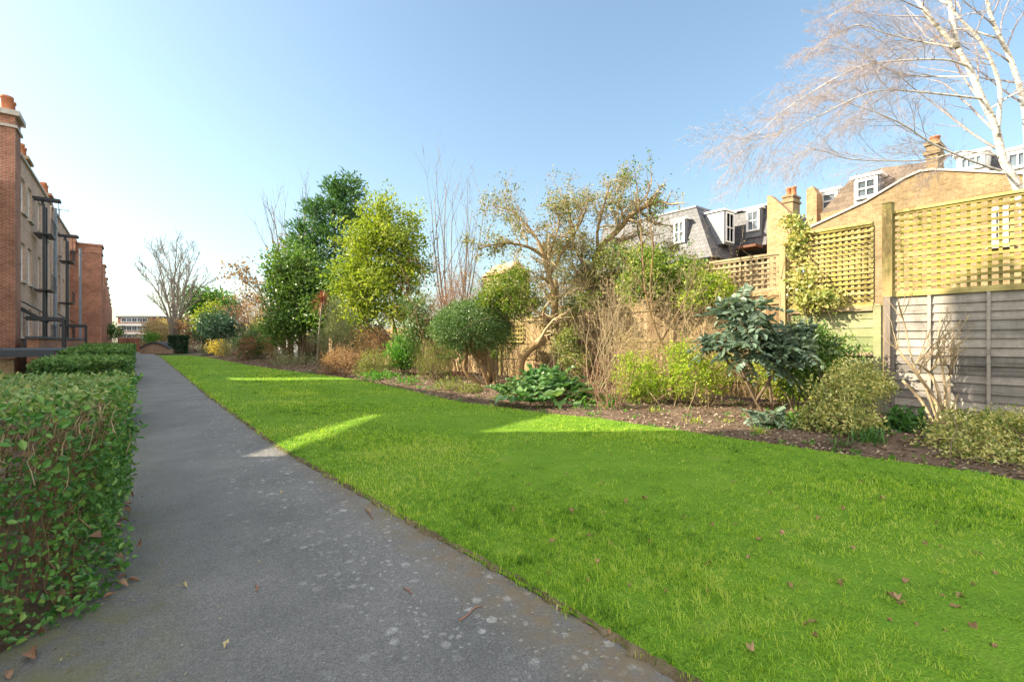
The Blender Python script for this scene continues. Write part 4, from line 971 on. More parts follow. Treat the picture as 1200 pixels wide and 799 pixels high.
plant('leafy_perennial','low mound of fresh green leaves between the lobed leaves and the yellow-green shrubs','plant',G(700,479),[PB(697,472,18,8,10.2),PB(715,476,14,7,9.8)],'bright',700,80,.07,.09,.045,nst=10,r0=.006)
plant('dry_shrub','dry straw-coloured shrub filling the gap behind the two yellow-green shrubs','shrub',GB(775,11),[PB(770,418,20,20,10.9),PB(735,405,18,18,11.1),PB(845,410,20,22,10.7)],'straw',1500,200,.09,.06,.025,'paletwig',nst=60,r0=.008,sspread=.7)
plant('leafy_perennial','low leafy plants under the ladder-leaved shrub, in front of the laurel','plant',G(945,512),[PB(940,500,24,10,7.6),PB(965,505,16,9,7.3)],'laurel',900,100,.07,.09,.045,nst=10,r0=.006)
plant('olive_shrub','small yellowed shrub at the foot of the green panel behind the laurel','shrub',GB(915,9.9),[PB(905,440,20,26,9.9),PB(925,455,20,20,9.8)],'yellowsh',1800,180,.08,.06,.03,nst=20,r0=.01,sspread=.3)
plant('evergreen_shrub','mid-green shrub filling behind the round clipped bush against the fence','shrub',GB(585,16.2),[PB(590,400,16,20,16.2),PB(530,405,16,20,17)],'midgreen',1800,180,.10,.09,.04,nst=20,r0=.012,sspread=.4)
plant('leafy_shrub','upright mid-green shrub against the fence between the leaning trunk and the tangle of stems','shrub',GB(668,11.8),[PB(664,405,14,22,11.8),PB(675,425,14,16,11.6)],'olive',1700,170,.08,.07,.035,nst=24,r0=.01,sspread=.3)
plant('leafy_perennial','low grey-green plants along the bed edge in front of the round clipped bush','plant',GB(540,13.6),[PB(530,452,18,7,13.4),PB(555,458,14,6,12.8),PB(598,462,10,8,12.4)],'olive',1100,120,.08,.08,.035,nst=14,r0=.006,sspread=.5)
plant('leafy_perennial','low mixed green plants at the bed edge in front of the olive shrub','plant',GB(455,17),[PB(445,443,22,6,17),PB(480,449,18,6,15.8)],'bright',800,100,.09,.10,.045,nst=10,r0=.006,sspread=.6)
# --- mahonia
def mahonia(label,trunks,whorls,d,n_leaf,Lf,base):
    t = thing('mahonia',label,'shrub',(base[0],base[1],0))
    mb = MB(); P,AX,NN,RR = [],[],[],[]; rach = MB(); seg=7
    for tr in trunks:
        p = curve([np.array(A(x,y,d+e)) for x,y,e in tr],5); mb.tube(p,np.linspace(.030,.016,len(p)),7)
    for (x,y,e) in whorls:
        c = np.array(A(x,y,d+e)); tone = rng.random()
        for q in range(n_leaf):
            an = rng.uniform(0,2*math.pi); el = rng.uniform(-.55,1.3); dr = np.array((math.cos(an)*math.cos(el),math.sin(an)*math.cos(el),math.sin(el)))
            L = Lf*rng.uniform(.7,1.15); sd = nrm(np.cross(dr,(0,0,1.))); up = np.cross(sd,dr)
            pts = np.array([c+dr*L*s-np.array((0,0,1.))*L*.45*s*s for s in np.linspace(0,1,6)]); rach.tube(pts,np.linspace(.004,.0015,6),3)
            for i in range(1,seg+1):
                s = i/seg; o = c+dr*L*s-np.array((0,0,1.))*L*.45*s*s
                for sg in ((1,-1) if i < seg else (0,)):
                    P.append(o); AX.append(nrm(sd*sg+dr*(.45 if sg else 1.)-np.array((0,0,.35)))); NN.append(nrm(up+sd*sg*.15+rng.normal(0,.45,3))); RR.append(np.clip(.5*tone+.5*rng.random(),0,1))
    mb.build('trunk',M['bark'],t,True); rach.build('leaf_stalks',M['hedgestem'],t,True)
    P,AX,NN = map(np.array,(P,AX,NN)); NN = nrm(NN-(NN*AX).sum(1)[:,None]*AX)
    leaf_mesh('leaves',P,AX,NN,Lf*.33*rng.uniform(.8,1.15,len(P)),Lf*.17,LM['mahonia'],t,RR,.2,.12)
wh = [(868,350,.1),(850,368,0),(884,362,-.2),(868,380,-.2),(845,392,.1),(862,402,-.3),(890,382,.3),(905,392,-.1),(925,392,-.1),(944,398,.1),(918,408,-.3),(938,412,-.3),(898,412,.2),(880,398,0),(955,410,.3),(836,408,.3),(872,420,-.2),(905,425,-.2),(878,366,.5)]
mahonia('large dark blue-green shrub with ladder-like leaves on crooked trunks',[[(905,500,0),(886,470,0),(872,440,0),(862,405,0),(866,360,0)],[(908,500,.05),(903,462,0),(902,430,0),(915,398,0)],[(886,470,0),(905,440,-.2),(930,400,-.1)],[(874,445,0),(850,420,.1),(845,390,.1)]],wh,8.6,10,.45,GB(905,8.6))
mahonia('low blue-green sapling with ladder-like leaves at the foot of the large one',[[(898,512,-.9),(898,498,-.9)],[(925,510,-.9),(922,498,-.9)]],[(895,497,-.9),(912,493,-.9),(926,497,-.9),(905,486,-.8),(885,489,-.7)],8.6,10,.30,GB(910,7.7))
plant('laurel_bush','mid-green leafy bush between the dark ladder-leaved shrub and the green panel','bush',G(955,490),[PB(948,400,22,18,8.9),PB(962,420,30,26,8.9),PB(940,440,26,26,8.9),PB(975,445,22,26,8.9)],'laurel',5200,330,.085,.085,.036,nst=34,r0=.014,sspread=.2)
plant('euonymus_bush','tall variegated yellow and green bush leaning on the grey post','bush',G(1000,512),[PB(1005,442,30,17,7.4),PB(985,460,30,18,7.3),PB(1020,458,22,16,7.4),PB(980,490,34,20,7.1),PB(1005,500,26,16,7.0),PB(950,492,16,12,7.2)],'varieg',6200,420,.07,.055,.026,nst=40,r0=.010,sspread=.2)
plant('euonymus_bush','wide low variegated bush in the corner below the pruned bare shrub','bush',G(1170,548),[PB(1150,500,36,18,6.2),PB(1120,520,34,22,6.0),PB(1175,520,45,26,5.9),PB(1200,510,36,26,6.0),PB(1235,525,40,26,5.9),PB(1150,537,40,14,5.6),PB(1195,540,40,14,5.5)],'varieg',11000,700,.065,.048,.024,nst=60,r0=.008,sspread=.5)
def clump(label,px,py,n,L,w,mat,droop,sp,name='strap_leaf_plant',el=(.7,1.4),group=None):
    b = np.array(G(px,py)); t = thing(name,label,'plant',(b[0],b[1],0),group)
    an = rng.uniform(0,2*math.pi,n); e = rng.uniform(*el,n); D = np.stack([np.cos(an)*np.cos(e),np.sin(an)*np.cos(e),np.sin(e)],1)
    P = b+np.stack([rng.normal(0,sp,n),rng.normal(0,sp,n),np.full(n,.01)],1)
    strap_mesh('leaves',P,D,L*rng.uniform(.6,1.2,n),w,LM[mat] if isinstance(mat,str) else mat,t,droop)
clump('tuft of narrow upright dark leaves at the foot of the tall variegated bush',1018,521,120,.34,.022,'strap',.25,.07)
plant('broad_leaf_plant','low dark green leafy clump at the base of the grey post','plant',G(1060,518),[PB(1060,500,18,13,6.9),PB(1048,508,10,8,6.9)],'strap',420,60,.07,.13,.06,nst=10,r0=.006)
# --- pruned coppiced shrub before the grey fence
def coppice():
    d = 8.0; b = GB(1106,d); t = thing('pruned_shrub','pruned bare shrub with thick cut stems and pale frizzy shoots before the grey fence','shrub',(b[0],b[1],0))
    P = dict(seg=[5,5,4,3],wob=[.05,.10,.2,.25],up=[0,.25,.35,.2],max=2,n=[0,4,3],t0=[.7,.35,.2],ang=[25,30,40],lr=[.6,.6,.6],rmin=.0028,tip=.5)
    g = Grow(P); A_ = lambda x,y,e=0: np.array(A(x,y,d+e))
    for pts,r0,r1 in ([[(1106,508),(1096,470),(1076,440),(1052,410)],.034,.020],[[(1108,508),(1100,462),(1090,438),(1074,425)],.030,.018],[[(1104,508),(1108,462),(1104,430),(1098,400)],.026,.012],
                      [[(1112,508),(1118,475),(1135,430),(1160,385),(1178,352)],.020,.010],[[(1116,508),(1125,480),(1145,440),(1172,392)],.020,.010],[[(1103,506),(1085,455),(1070,425),(1060,380),(1052,352)],.018,.007],[[(1100,508),(1080,470),(1058,446)],.024,.020],[[(1110,508),(1112,470),(1112,440)],.022,.02]):
        p = curve([A_(x,y,rng.normal(0,.08)) for x,y in pts],5); g.out.append((0,p,np.linspace(r0,r1,len(p))))
    for (x,y) in [(1074,425),(1090,436),(1098,405),(1104,430),(1076,440),(1112,440),(1095,420)]:
        for k in range(4): g.go(A_(x,y),nrm(np.array(A(x+rng.uniform(8,38),y-rng.uniform(25,50),d+rng.normal(0,.25)))-A_(x,y)),rng.uniform(.5,.85),.010,1)
    for (x,y) in [(1052,410),(1056,372)]:
        for k in range(6): g.go(A_(x,y),nrm(np.array((rng.normal(0,.35),rng.normal(0,.35),1.))),rng.uniform(.35,.75),.006,2)
    g.emit(t,M['paletwig'],M['paletwig'],0,('stems','shoots'),(8,5,4,3))
coppice()
# --- ivy on the fences
def ivy(label,blobs,base,n,mat='ivy',L=.07,nst=20):
    return plant('ivy',label,'climber',base,blobs,mat,n,int(n/11),.085,L,L*.8,'twig',nst,.009,.4,shell=(.3,1.),curl=.25)
ivy('yellow-green ivy mounded over the fence top left of the leaning trunk',[PB(596,345,34,22,14.6),PB(615,360,24,14,14.4),PB(575,358,18,14,14.6),PB(600,325,26,12,15)],GB(598,15.),7500)
ivy('thick ivy spilling over the trellis behind the slender young tree',[PB(775,325,38,22,12.),PB(800,340,30,20,11.8),PB(745,335,24,20,12.3),PB(815,318,18,12,11.8),PB(760,305,24,12,12.2)],GB(780,12.),9000)
ivy('trailing ivy on the boards between the trunk and the slender young tree',[PB(690,352,20,10,13.4),PB(672,362,12,14,13.6)],GB(680,13.6),650)
ivy('variegated climber on the post beside the green panel',[PB(936,290,9,26,9.95),PB(942,340,12,26,9.75),PB(960,352,20,10,9.5),PB(930,262,10,10,10.1)],GB(936,9.95),1900,'varieg',.075,14)
ivy('ivy along the top of the dark trellis beyond the leaning trunk',[PB(690,330,36,10,14.5),PB(655,322,18,9,15)],GB(690,14.8),1200,'olive',.06,12)

ivy('yellow-green climber hanging over the fence top left of the pale trellis',[PB(830,335,22,16,11.2),PB(850,345,16,12,11.),PB(815,350,18,14,11.3)],GB(835,11.1),3600,'yellowsh',.06,16)
ivy('olive ivy heaped behind the sawn-off limb, above the dark trellis',[PB(720,310,30,24,13.6),PB(690,300,28,18,14.6),PB(655,300,22,18,15.4),PB(745,300,22,16,13)],GB(715,13.8),5200,'olive',.065,24)
twiggy('bare_climber','dense tan tangle of climber stems draped over the brown fence below the ivy',GB(800,11.2),11.0,[(770,330,20,16),(810,335,20,14),(840,330,16,12),(735,330,16,14)],M['paletwig'],44,.006,2,('straw',.035),500,.9,(7,4),.2,48)
twiggy('bare_climber','loose tan tangle of twigs above the dark trellis between the two gnarled trees',GB(668,14.8),14.6,[(650,285,16,18),(672,270,16,18),(700,275,14,18),(620,300,12,10)],M['paletwig'],46,.008,2,('olive',.05),900,.7,(6,5),.16,44)
# --- green-yellow multi-stem tree
def shaped_tree(name,label,base,stem_list,d,blobs,lm,n,ncl,clr,L,Wd,bark_,group=None,up=.2,shell=(.3,1.),nbr=40,zr=(.05,.02),cat='tree',spread=.9,curl=.15):
    base = np.array(base); t = thing(name,label,cat,(base[0],base[1],0),group); mb = MB(); ends = []
    for pts in stem_list:
        q = [base+np.array((rng.normal(0,.08),rng.normal(0,.08),-.03))]+[np.array(A(x,y,d+rng.normal(0,.012*d))) for x,y in pts]
        p = curve(q,5); mb.tube(p,np.linspace(zr[0],zr[1],len(p)),7); ends.append(p)
    mb.build('trunk',bark_,t,True)
    o, cl = foliage('crown',t,LM[lm],blobs,n,ncl,clr,L,Wd,up,spread,shell,curl=curl)
    allp = np.vstack(ends); bb = MB()
    for i in rng.choice(ncl,min(nbr,ncl),replace=False):
        lower = allp[allp[:,2] < cl[i][2]-.1]; lower = lower if len(lower) else allp
        s = lower[np.argmin(np.linalg.norm(lower-cl[i],axis=1))]; pp = stem_pts(s,cl[i],.08); bb.tube(pp,np.linspace(zr[1]*.7,zr[1]*.15,6),4)
    bb.build('branches',bark_,t,True); return t
shaped_tree('lime_green_tree','bushy lime-green tree on several splayed stems, right of the dark conifer',GB(468,21.8),[[(462,405),(445,380),(430,345),(440,280)],[(468,405),(460,370),(452,320),(445,260)],[(474,405),(474,370),(480,320),(478,280)],[(478,410),(488,375),(490,340)],[(462,415),(436,385),(415,350)]],21.8,
  [PB(444,252,22,26,21.8),PB(430,285,32,30,21.8),PB(462,290,34,34,21.8),PB(412,320,24,26,21.8),PB(445,335,42,32,21.8),PB(482,318,22,30,21.8),PB(425,360,24,18,21.8),PB(470,365,28,18,21.8),PB(484,265,14,22,22.4)],'lime',17000,850,.22,.17,.075,M['bark'],nbr=150,zr=(.06,.025),shell=(.25,1.))
def cypress():
    d = 31; b = GB(385,d); t = thing('cypress_tree','tall dark green conifer with feathery pointed tops behind the lime-green tree','tree',(b[0],b[1],0))
    mb = MB(); P,O,T = [],[],[]
    for (px,yt,yb,rw,n) in ((411,208,395,36,4800),(392,214,395,38,4800),(370,238,395,38,4000),(422,246,390,26,2400),(352,264,395,32,2800)):
        zt = A(px,yt,d)[2]; c = GB(px,d); mb.tube([c-(0,0,.03),c+(0,0,zt*.55),c+(0,0,zt*.97)],(.16,.09,.02),7)
        ncl = n//16; h = rng.random(ncl)**1.15; z = zt-(zt-A(px,yb,d)[2])*h; an = rng.uniform(0,2*math.pi,ncl); r = rw/F*d*np.minimum(1,.07+1.05*h)*rng.uniform(.35,1.1,ncl)
        cl = c+np.stack([np.cos(an)*r,np.sin(an)*r,z],1); dr = nrm(np.stack([np.cos(an),np.sin(an),np.full(ncl,.45)],1))
        j = rng.integers(0,ncl,n); s = rng.random(n)
        P.append(cl[j]+dr[j]*(s*.9-.3)[:,None]+rng.normal(0,.13,(n,3))); O.append(dr[j]+rng.normal(0,.15,(n,3))); T.append(.5*rng.random(ncl)[j]+.5*rng.random(n))
        for i in rng.choice(ncl,40,replace=False): mb.tube([np.array((c[0],c[1],cl[i,2]-.3)),cl[i]],(.03,.008),4)
    P,O,T = np.vstack(P),np.vstack(O),np.concatenate(T); ax,nn = leaf_axes(len(P),O,.25,.35,1.2)
    leaf_mesh('crown',P,ax,nn,.30*rng.uniform(.6,1.3,len(P)),.085,LM['conifer'],t,T,.1,-.1); mb.build('trunk',M['bark'],t,True)
cypress()
shaped_tree('evergreen_tree','mid-green leafy tree in front of the dark conifer, left side',GB(352,29),[[(352,400),(350,370),(340,330)],[(356,400),(362,370),(366,330)],[(350,405),(335,380),(322,350)]],29,
  [PB(345,315,28,26,29),PB(332,342,22,24,29),PB(362,345,24,28,29),PB(345,370,26,22,29),PB(372,372,18,22,28),PB(322,318,12,16,29),PB(372,335,20,22,29.5),PB(330,385,22,18,29),PB(392,335,18,26,28),PB(402,368,16,18,27)],'laurel',12500,820,.30,.22,.11,M['bark'],nbr=110,zr=(.09,.03))
shaped_tree('dark_evergreen_shrub','dark evergreen bush under the lime-green tree, left of the round clipped bush',GB(492,18.5),[[(490,420),(488,390)],[(496,420),(500,385)]],18.5,[PB(492,365,20,22,18.8),PB(500,385,20,22,18.5),PB(484,390,14,22,18.5)],'topiary',4200,320,.13,.10,.045,M['bark'],nbr=40,zr=(.04,.02),cat='shrub')
# --- bare trees
def bare(name,label,base,P,L,r,d0=(0,0,1),limbs=None,mats=('bark','twig'),split=1,kk=(8,6,4,3,3),leaf=None,nl=0,n0=1,spread=0,cat='tree'):
    base = np.array(base,float); t = thing(name,label,cat,(base[0],base[1],0)); g = Grow(P)
    if limbs:
        for pts,r0,r1 in limbs: g.limb(pts,r0,r1)
    else:
        for k in range(n0):
            a = 2*math.pi*k/n0+rng.uniform(-.4,.4); dd = nrm(np.array(d0)+np.array((math.cos(a),math.sin(a),0))*spread*rng.uniform(.5,1.1))
            g.go(base+np.array((math.cos(a),math.sin(a),0))*r*.8-np.array((0,0,.03)),dd,L*rng.uniform(.85,1.1),r*rng.uniform(.75,1.1),0)
    g.emit(t,M[mats[0]],M[mats[1]],split,('trunk','crown'),kk)
    if leaf:
        tp = [p[rng.integers(1,len(p))] for l,p,r_ in g.out if l>=2]; tp = np.array(tp); q = tp[rng.integers(0,len(tp),nl)]+rng.normal(0,leaf[2] if len(leaf)>2 else .05,(nl,3))
        ax,nn = leaf_axes(nl,rng.normal(0,1,(nl,3)),-.2,.9,.3); s = rng.uniform(.6,1.3,nl)
        leaf_mesh('leaves',q,ax,nn,leaf[1]*s,leaf[1]*.6*s,LM[leaf[0]],t,rng.random(nl),.2,.3)
    return t,g
d = 60; A_ = lambda x,y,e=0.: np.array(A(x,y,d+e)); B_ = GB(205,60)
bare('bare_tree','bare multi-stemmed tree with a fan-shaped crown at the end of the lawn',B_,dict(seg=[8,6,5,4],wob=[.035,.07,.1,.12],up=[.2,.45,.35,.2],max=3,n=[8,6,5],t0=[.3,.2,.15],ang=[30,30,34],lr=[.42,.55,.5],rmin=.026,tip=.3),0,0,
  limbs=[([B_+(dx*.3,0,-.05),A_(x0,y0,e),A_(x1,y1,e*2),A_(x2,y2,e*2.5)],.17,.035) for dx,x0,y0,x1,y1,x2,y2,e in ((-1,198,375,186,345,170,322,.3),(-.6,200,370,192,335,184,308,-.8),(-.2,203,370,201,330,198,300,.6),(.2,207,370,209,330,213,298,-.5),(.6,210,372,217,338,227,310,.9),(1,211,375,224,350,238,332,-.4),(.1,205,370,204,335,206,304,1.6))],mats=('greytwig','greytwig'),split=0)
bare('bare_tree','slender bare tree of straight upright stems behind the round clipped bush',GB(533,21),dict(seg=[8,7,5],wob=[.03,.04,.08],up=[.1,.7,.5],max=2,n=[5,4],t0=[.3,.3],ang=[28,28],lr=[.55,.45],rmin=.008,tip=.25),7.6,.05,n0=8,spread=.22,mats=('greytwig','greytwig'),split=0)
bare('bare_tree','brown tree with withered hanging leaves and fine bare tops, left of the conifer',GB(336,37),dict(seg=[7,6,5,4],wob=[.07,.1,.14,.16],up=[.1,.15,.1,0],max=3,n=[7,5,4],t0=[.3,.2,.2],ang=[38,38,40],lr=[.6,.55,.5],rmin=.011,tip=.3),7.8,.13,n0=4,spread=.34,leaf=('brown',.22,.2),nl=1500)
bare('bare_tree','fine upright bare twigs rising above the brown-leaved tree and conifer',GB(352,42),dict(seg=[7,6,5],wob=[.04,.06,.08],up=[.1,.6,.5],max=2,n=[8,6],t0=[.45,.2],ang=[28,26],lr=[.5,.5],rmin=.014,tip=.3),11.8,.12,n0=5,spread=.16,mats=('greytwig','greytwig'))
# twiggy brown mass under the bare tree
t,g = twiggy('bare_shrub','pinkish-brown twiggy thicket behind the clipped bush and dwarf conifer',GB(530,18.8),18.8,[(515,345,16,18),(540,340,20,18),(565,360,14,16),(530,320,18,14)],M['redtwig'],85,.012,2,('brown',.07),1500,.8,(7,5))
# gnarled old tree leaning off the fence
d = 13.9; A_ = lambda x,y,e=0.: np.array(A(x,y,d+e))
gn = dict(seg=[6,7,6,4],wob=[.1,.2,.24,.26],up=[0,.15,.0,-.1],max=3,n=[15,8,5],t0=[.3,.12,.12],ang=[52,50,46],lr=[.50,.55,.5],rmin=.0042,tip=.3)
bare('gnarled_tree','old gnarled tree with hooked leaning trunk and tangled bare crown in front of the fence',GB(612,13.9),gn,0,0,limbs=[
  ([A_(610,452),A_(610,425),A_(622,408),A_(638,398),A_(648,375),A_(650,350),A_(643,322),A_(638,298)],.135,.08),
  ([A_(640,305),A_(632,285),A_(618,265,.2),A_(600,248,.3),A_(575,240,.4)],.05,.014),([A_(640,310),A_(648,285,-.2),A_(655,262,-.2),A_(650,240,-.3)],.045,.014),
  ([A_(636,300),A_(620,290,-.4),A_(590,285,-.6),A_(560,292,-.6)],.055,.015),([A_(645,320),A_(662,290,.3),A_(680,262,.4),A_(690,235,.5)],.06,.015)],mats=('gnarl','paletwig'),split=0,leaf=('olive',.065,.07),nl=4200)
d = 14.4
bare('gnarled_tree','second gnarled tree, with a thick sawn-off limb slanting up to the right',GB(688,14.4),gn,0,0,limbs=[
  ([A_(690,440),A_(690,380),A_(692,345),A_(694,322)],.12,.105),([A_(693,325),A_(700,300),A_(708,285),A_(724,270),A_(740,252),A_(758,241),A_(770,236)],.095,.075),
  ([A_(694,328),A_(684,310),A_(672,285,.3),A_(668,255,.4),A_(662,228,.3)],.07,.02),([A_(702,300),A_(700,272,-.3),A_(708,240,-.4),A_(716,212,-.4)],.06,.015),([A_(724,270),A_(732,262,.2),A_(726,235,.2),A_(738,210,.2)],.04,.012),([A_(745,250),A_(752,285),A_(775,300),A_(800,300)],.03,.01)],mats=('gnarl','paletwig'),split=0,leaf=('olive',.065,.07),nl=4200)
# slender young tree
d = 10.6
bare('young_tree','slender young tree with a few green leaves at its top, leaning left off the fence',GB(790,10.6),dict(seg=[6,6,5],wob=[.08,.09,.14],up=[.1,.3,.1],max=2,n=[6,4],t0=[.4,.2],ang=[36,36],lr=[.34,.5],rmin=.0035,tip=.3),0,0,limbs=[
  ([A_(792,480),A_(783,420),A_(768,385),A_(757,345),A_(753,300),A_(750,255),A_(745,210)],.038,.007),([A_(768,385),A_(762,340,.2),A_(765,290,.2),A_(758,235,.2),A_(764,205,.2)],.022,.006),([A_(757,345),A_(735,310,-.2),A_(715,290,-.2)],.018,.006),([A_(775,400),A_(795,365,.1),A_(812,330,.1),A_(815,300,.1)],.02,.006),([A_(752,290),A_(765,262),A_(772,240)],.012,.005)],mats=('gnarl','twig'),split=0,leaf=('midgreen',.06,.05),nl=320)
# silver birch
M['birch'] = None
def birchbark():
    m, nt, b = new_mat('birch_bark'); g = geo(nt)
    f = noise(nt, mapping(nt, g, (1,1,3.2)), 7, 5, .75)
    c = ramp(nt, f, [(.34,(.05,.04,.035)),(.42,(.42,.36,.30)),(.55,(.72,.66,.58)),(.8,(.80,.77,.71))])
    nt.links.new(c, b.inputs['Base Color']); b.inputs['Roughness'].default_value = .7; bump(nt,f,b,.3,.01); return m
M['birch'] = birchbark(); M['birchtwig'] = bark('birch_twig_bark',(.25,.195,.185),(.50,.42,.40),20)
d = 9.6
P = dict(seg=[6,9,8,5],wob=[.05,.07,.12,.15],up=[.1,-.05,-.30,-.40],max=3,n=[10,13,7],t0=[.3,.18,.12],ang=[48,40,42],lr=[.42,.42,.5],rmin=.0024,tip=.2,rr=.40)
bare('birch_tree','white-barked silver birch with fine drooping bare branches, behind the right-hand fence','' if 0 else GB(1206,9.6),P,0,0,limbs=[
  ([A_(1206,470),A_(1204,300),A_(1194,225),A_(1176,188),A_(1166,147),A_(1151,116),A_(1135,78),A_(1123,56),A_(1113,4),A_(1104,-70),A_(1092,-150)],.088,.025),
  ([A_(1123,56),A_(1101,34),A_(1076,2),A_(1045,-50,.3),A_(1020,-100,.5)],.05,.015),
  ([A_(1200,260,.1),A_(1204,190,.2),A_(1200,125,.3),A_(1185,72,.3),A_(1170,40,.3),A_(1157,2,.3),A_(1150,-80,.3)],.062,.025),
  ([A_(1169,160,-.1),A_(1171,100,-.2),A_(1150,50,-.3),A_(1117,12,-.3),A_(1090,-40,-.3)],.04,.012)],mats=('birch','birchtwig'),split=0)
bt = [o for o in bpy.data.objects if o.name.startswith('birch_tree')][0]
# the long arching limbs reaching left over the gable
P2 = dict(P, n=[30,11,6], up=[0,-.25,-.3,-.3], t0=[.22,.2,.15], ang=[30,32,35], lr=[.36,.5,.5], rmin=.0024)
g = Grow(P2)
for pts,r0,r1 in ([[(1135,78,0),(1104,70,-.2),(1035,73,-.5),(994,84,-.7),(925,125,-.9),(885,160,-1.)],.021,.004],[[(1151,116,0),(1079,108,-.4),(1035,106,-.6),(1000,116,-.8),(925,152,-1.),(873,166,-1.1)],.021,.004],
  [[(1172,200,0),(1142,190,-.2),(1092,168,-.3),(1054,144,-.4),(1007,125,-.4),(975,118,-.3)],.025,.005],[[(1168,182,0),(1126,178,.2),(1079,188,.3),(1000,187,.4),(955,175,.4),(930,185,.4)],.02,.004],
  [[(1140,90,0),(1100,90,.5),(1050,85,.9),(1000,60,1.2),(960,50,1.3)],.02,.004],[[(1123,56,0),(1085,50,.3),(1040,40,.5),(1000,30,.6),(950,60,.6)],.021,.004],[[(1113,6,0),(1075,-10,.3),(1020,-5,.5),(970,20,.6)],.021,.004],[[(1157,130,0),(1190,110,-.3),(1230,100,-.5),(1270,120,-.6)],.02,.004],[[(1170,45,.3),(1120,35,.6),(1070,60,.9),(1010,90,1.2),(960,110,1.4)],.02,.005]):
    g.limb([A_(*q) for q in pts],r0,r1)
g.emit(bt,M['birch'],M['birchtwig'],0,('limb','crown'),(7,5,3,3,3))

# --- shrubs along the bed, far to near
def cordyline():
    d = 26.5; b = GB(371,d); t = thing('cabbage_palm','red spiky-leaved palm on a thin bare stem','plant',(b[0],b[1],0))
    c = np.array(A(378,352,d)); mb = MB(); p = curve([b-(0,0,.02),np.array(A(373,400,d)),np.array(A(376,370,d)),c],5); mb.tube(p,np.linspace(.05,.035,len(p)),6); mb.build('stem',M['greytwig'],t,True)
    n = 130; D = nrm(rng.normal(0,1,(n,3))+np.array((0,0,.55))); strap_mesh('leaves',np.tile(c,(n,1)),D,rng.uniform(.6,1.05,n),.055,LM['red'],t,.35)
cordyline()
plant('feathery_shrub','tall grey-green feathery shrub right of the red palm','shrub',GB(398,24.5),[PB(398,365,16,16,24.5),PB(404,385,22,20,24.5),PB(392,400,22,16,24.5),PB(416,402,16,14,24)],'feathery',6500,420,.16,.15,.02,nst=34,r0=.02,sspread=.3,up=.5,spread=.6)
plant('brown_shrub','low rusty-brown withered shrub at the bed edge under the lime-green tree','shrub',GB(402,20),[PB(400,420,22,13,20),PB(415,425,16,11,19.6),PB(386,428,14,10,20)],'brown',3000,260,.13,.08,.035,'redtwig',nst=50,r0=.01,sspread=.4,up=.4)
plant('olive_shrub','small grey-olive shrub between the rusty shrub and the bright green one','shrub',GB(438,19),[PB(438,424,18,14,19),PB(450,430,14,11,18.6),PB(428,434,12,8,18.6)],'olive',2600,240,.12,.07,.03,nst=24,r0=.01,sspread=.3)
plant('brown_shrub','russet twiggy shrub behind the olive one, below the green crown','shrub',GB(440,22.5),[PB(432,398,20,16,22.5),PB(450,402,18,15,22.5)],'brown',1500,170,.18,.09,.04,'redtwig',nst=46,r0=.014,sspread=.4,up=.4)
clump('fountain of thin grey-brown stems beside the red palm stem',363,425,150,1.5,.02,LM['feathery'],.5,.22,'grass_clump',(.9,1.45))
plant('grey_shrub','low grey-leaved mound at the bed edge in front of the white gate','shrub',GB(352,27.5),[PB(350,425,26,8,27),PB(330,420,16,9,28)],'feathery',1800,200,.16,.10,.04,nst=20,r0=.01,sspread=.6)
plant('brown_shrub','reddish-brown shrub left of the white gate','shrub',GB(330,31),[PB(328,405,16,16,31),PB(318,398,12,14,31.5)],'brown',1900,200,.2,.11,.05,'redtwig',nst=40,r0=.014,sspread=.4)
plant('dark_leaf_shrub','dark glossy shrub with reddish tips halfway along the bed','shrub',GB(302,35),[PB(300,398,18,16,35),PB(292,408,16,13,35),PB(312,406,12,12,35)],'topiary',3200,260,.22,.16,.08,nst=24,r0=.02,sspread=.5)
plant('flowering_shrub','low pinkish-red twiggy shrub in front of the dark glossy one','shrub',GB(290,36.5),[PB(292,404,10,9,33.5),PB(284,412,9,8,33.5)],LM['red'],500,80,.16,.12,.05,'redtwig',nst=20,r0=.012,sspread=.3)
plant('olive_shrub','pale olive bush beside the white gate on its left','shrub',GB(318,36),[PB(312,386,16,12,37),PB(326,388,12,14,36)],'olive',2200,200,.25,.15,.07,nst=20,r0=.02,sspread=.4)
plant('blue_green_bush','large rounded dark blue-green bush near the end of the lawn','bush',GB(257,45),[PB(256,383,22,16,45),PB(248,390,16,14,45),PB(268,390,14,14,45)],'bluegreen',4800,320,.32,.24,.11,nst=24,r0=.03,sspread=.5,up=.1)
plant('golden_shrub','small golden-yellow shrub at the lawn edge below the blue-green bush','shrub',GB(257,43),[PB(258,409,10,9,43),PB(252,406,7,8,43)],'yellow',1000,110,.2,.14,.06,nst=16,r0=.014,sspread=.3)
plant('grey_shrub','dusky grey-green shrub next to the small golden one','shrub',GB(272,41),[PB(272,409,13,11,41),PB(243,411,8,7,47)],'feathery',1800,170,.25,.15,.06,nst=20,r0=.014,sspread=.5)
t,g = twiggy('bare_shrub','pinkish-brown leafless thicket rising behind the blue-green bush',GB(296,47),47,[(285,362,14,12),(305,365,14,12),(270,365,10,10)],M['redtwig'],70,.03,2,('brown',.16),1700,1.1,(6,4))
t,g = twiggy('bare_shrub','pale brown leafless thicket between the gate and the brown-leaved tree',GB(325,42),42,[(318,365,12,14),(334,360,10,14)],M['paletwig'],45,.025,2,('straw',.15),1000,.8,(5,4))
shaped_tree('evergreen_tree','rounded dark evergreen tree behind the fan-shaped bare tree',GB(238,75),[[(238,385),(236,360)],[(242,385),(250,358)]],75,[PB(228,352,16,10,75),PB(250,352,18,11,75),PB(238,362,24,12,75),PB(268,362,12,11,74)],'midgreen',5500,330,.7,.5,.24,M['bark'],nbr=40,zr=(.2,.08))
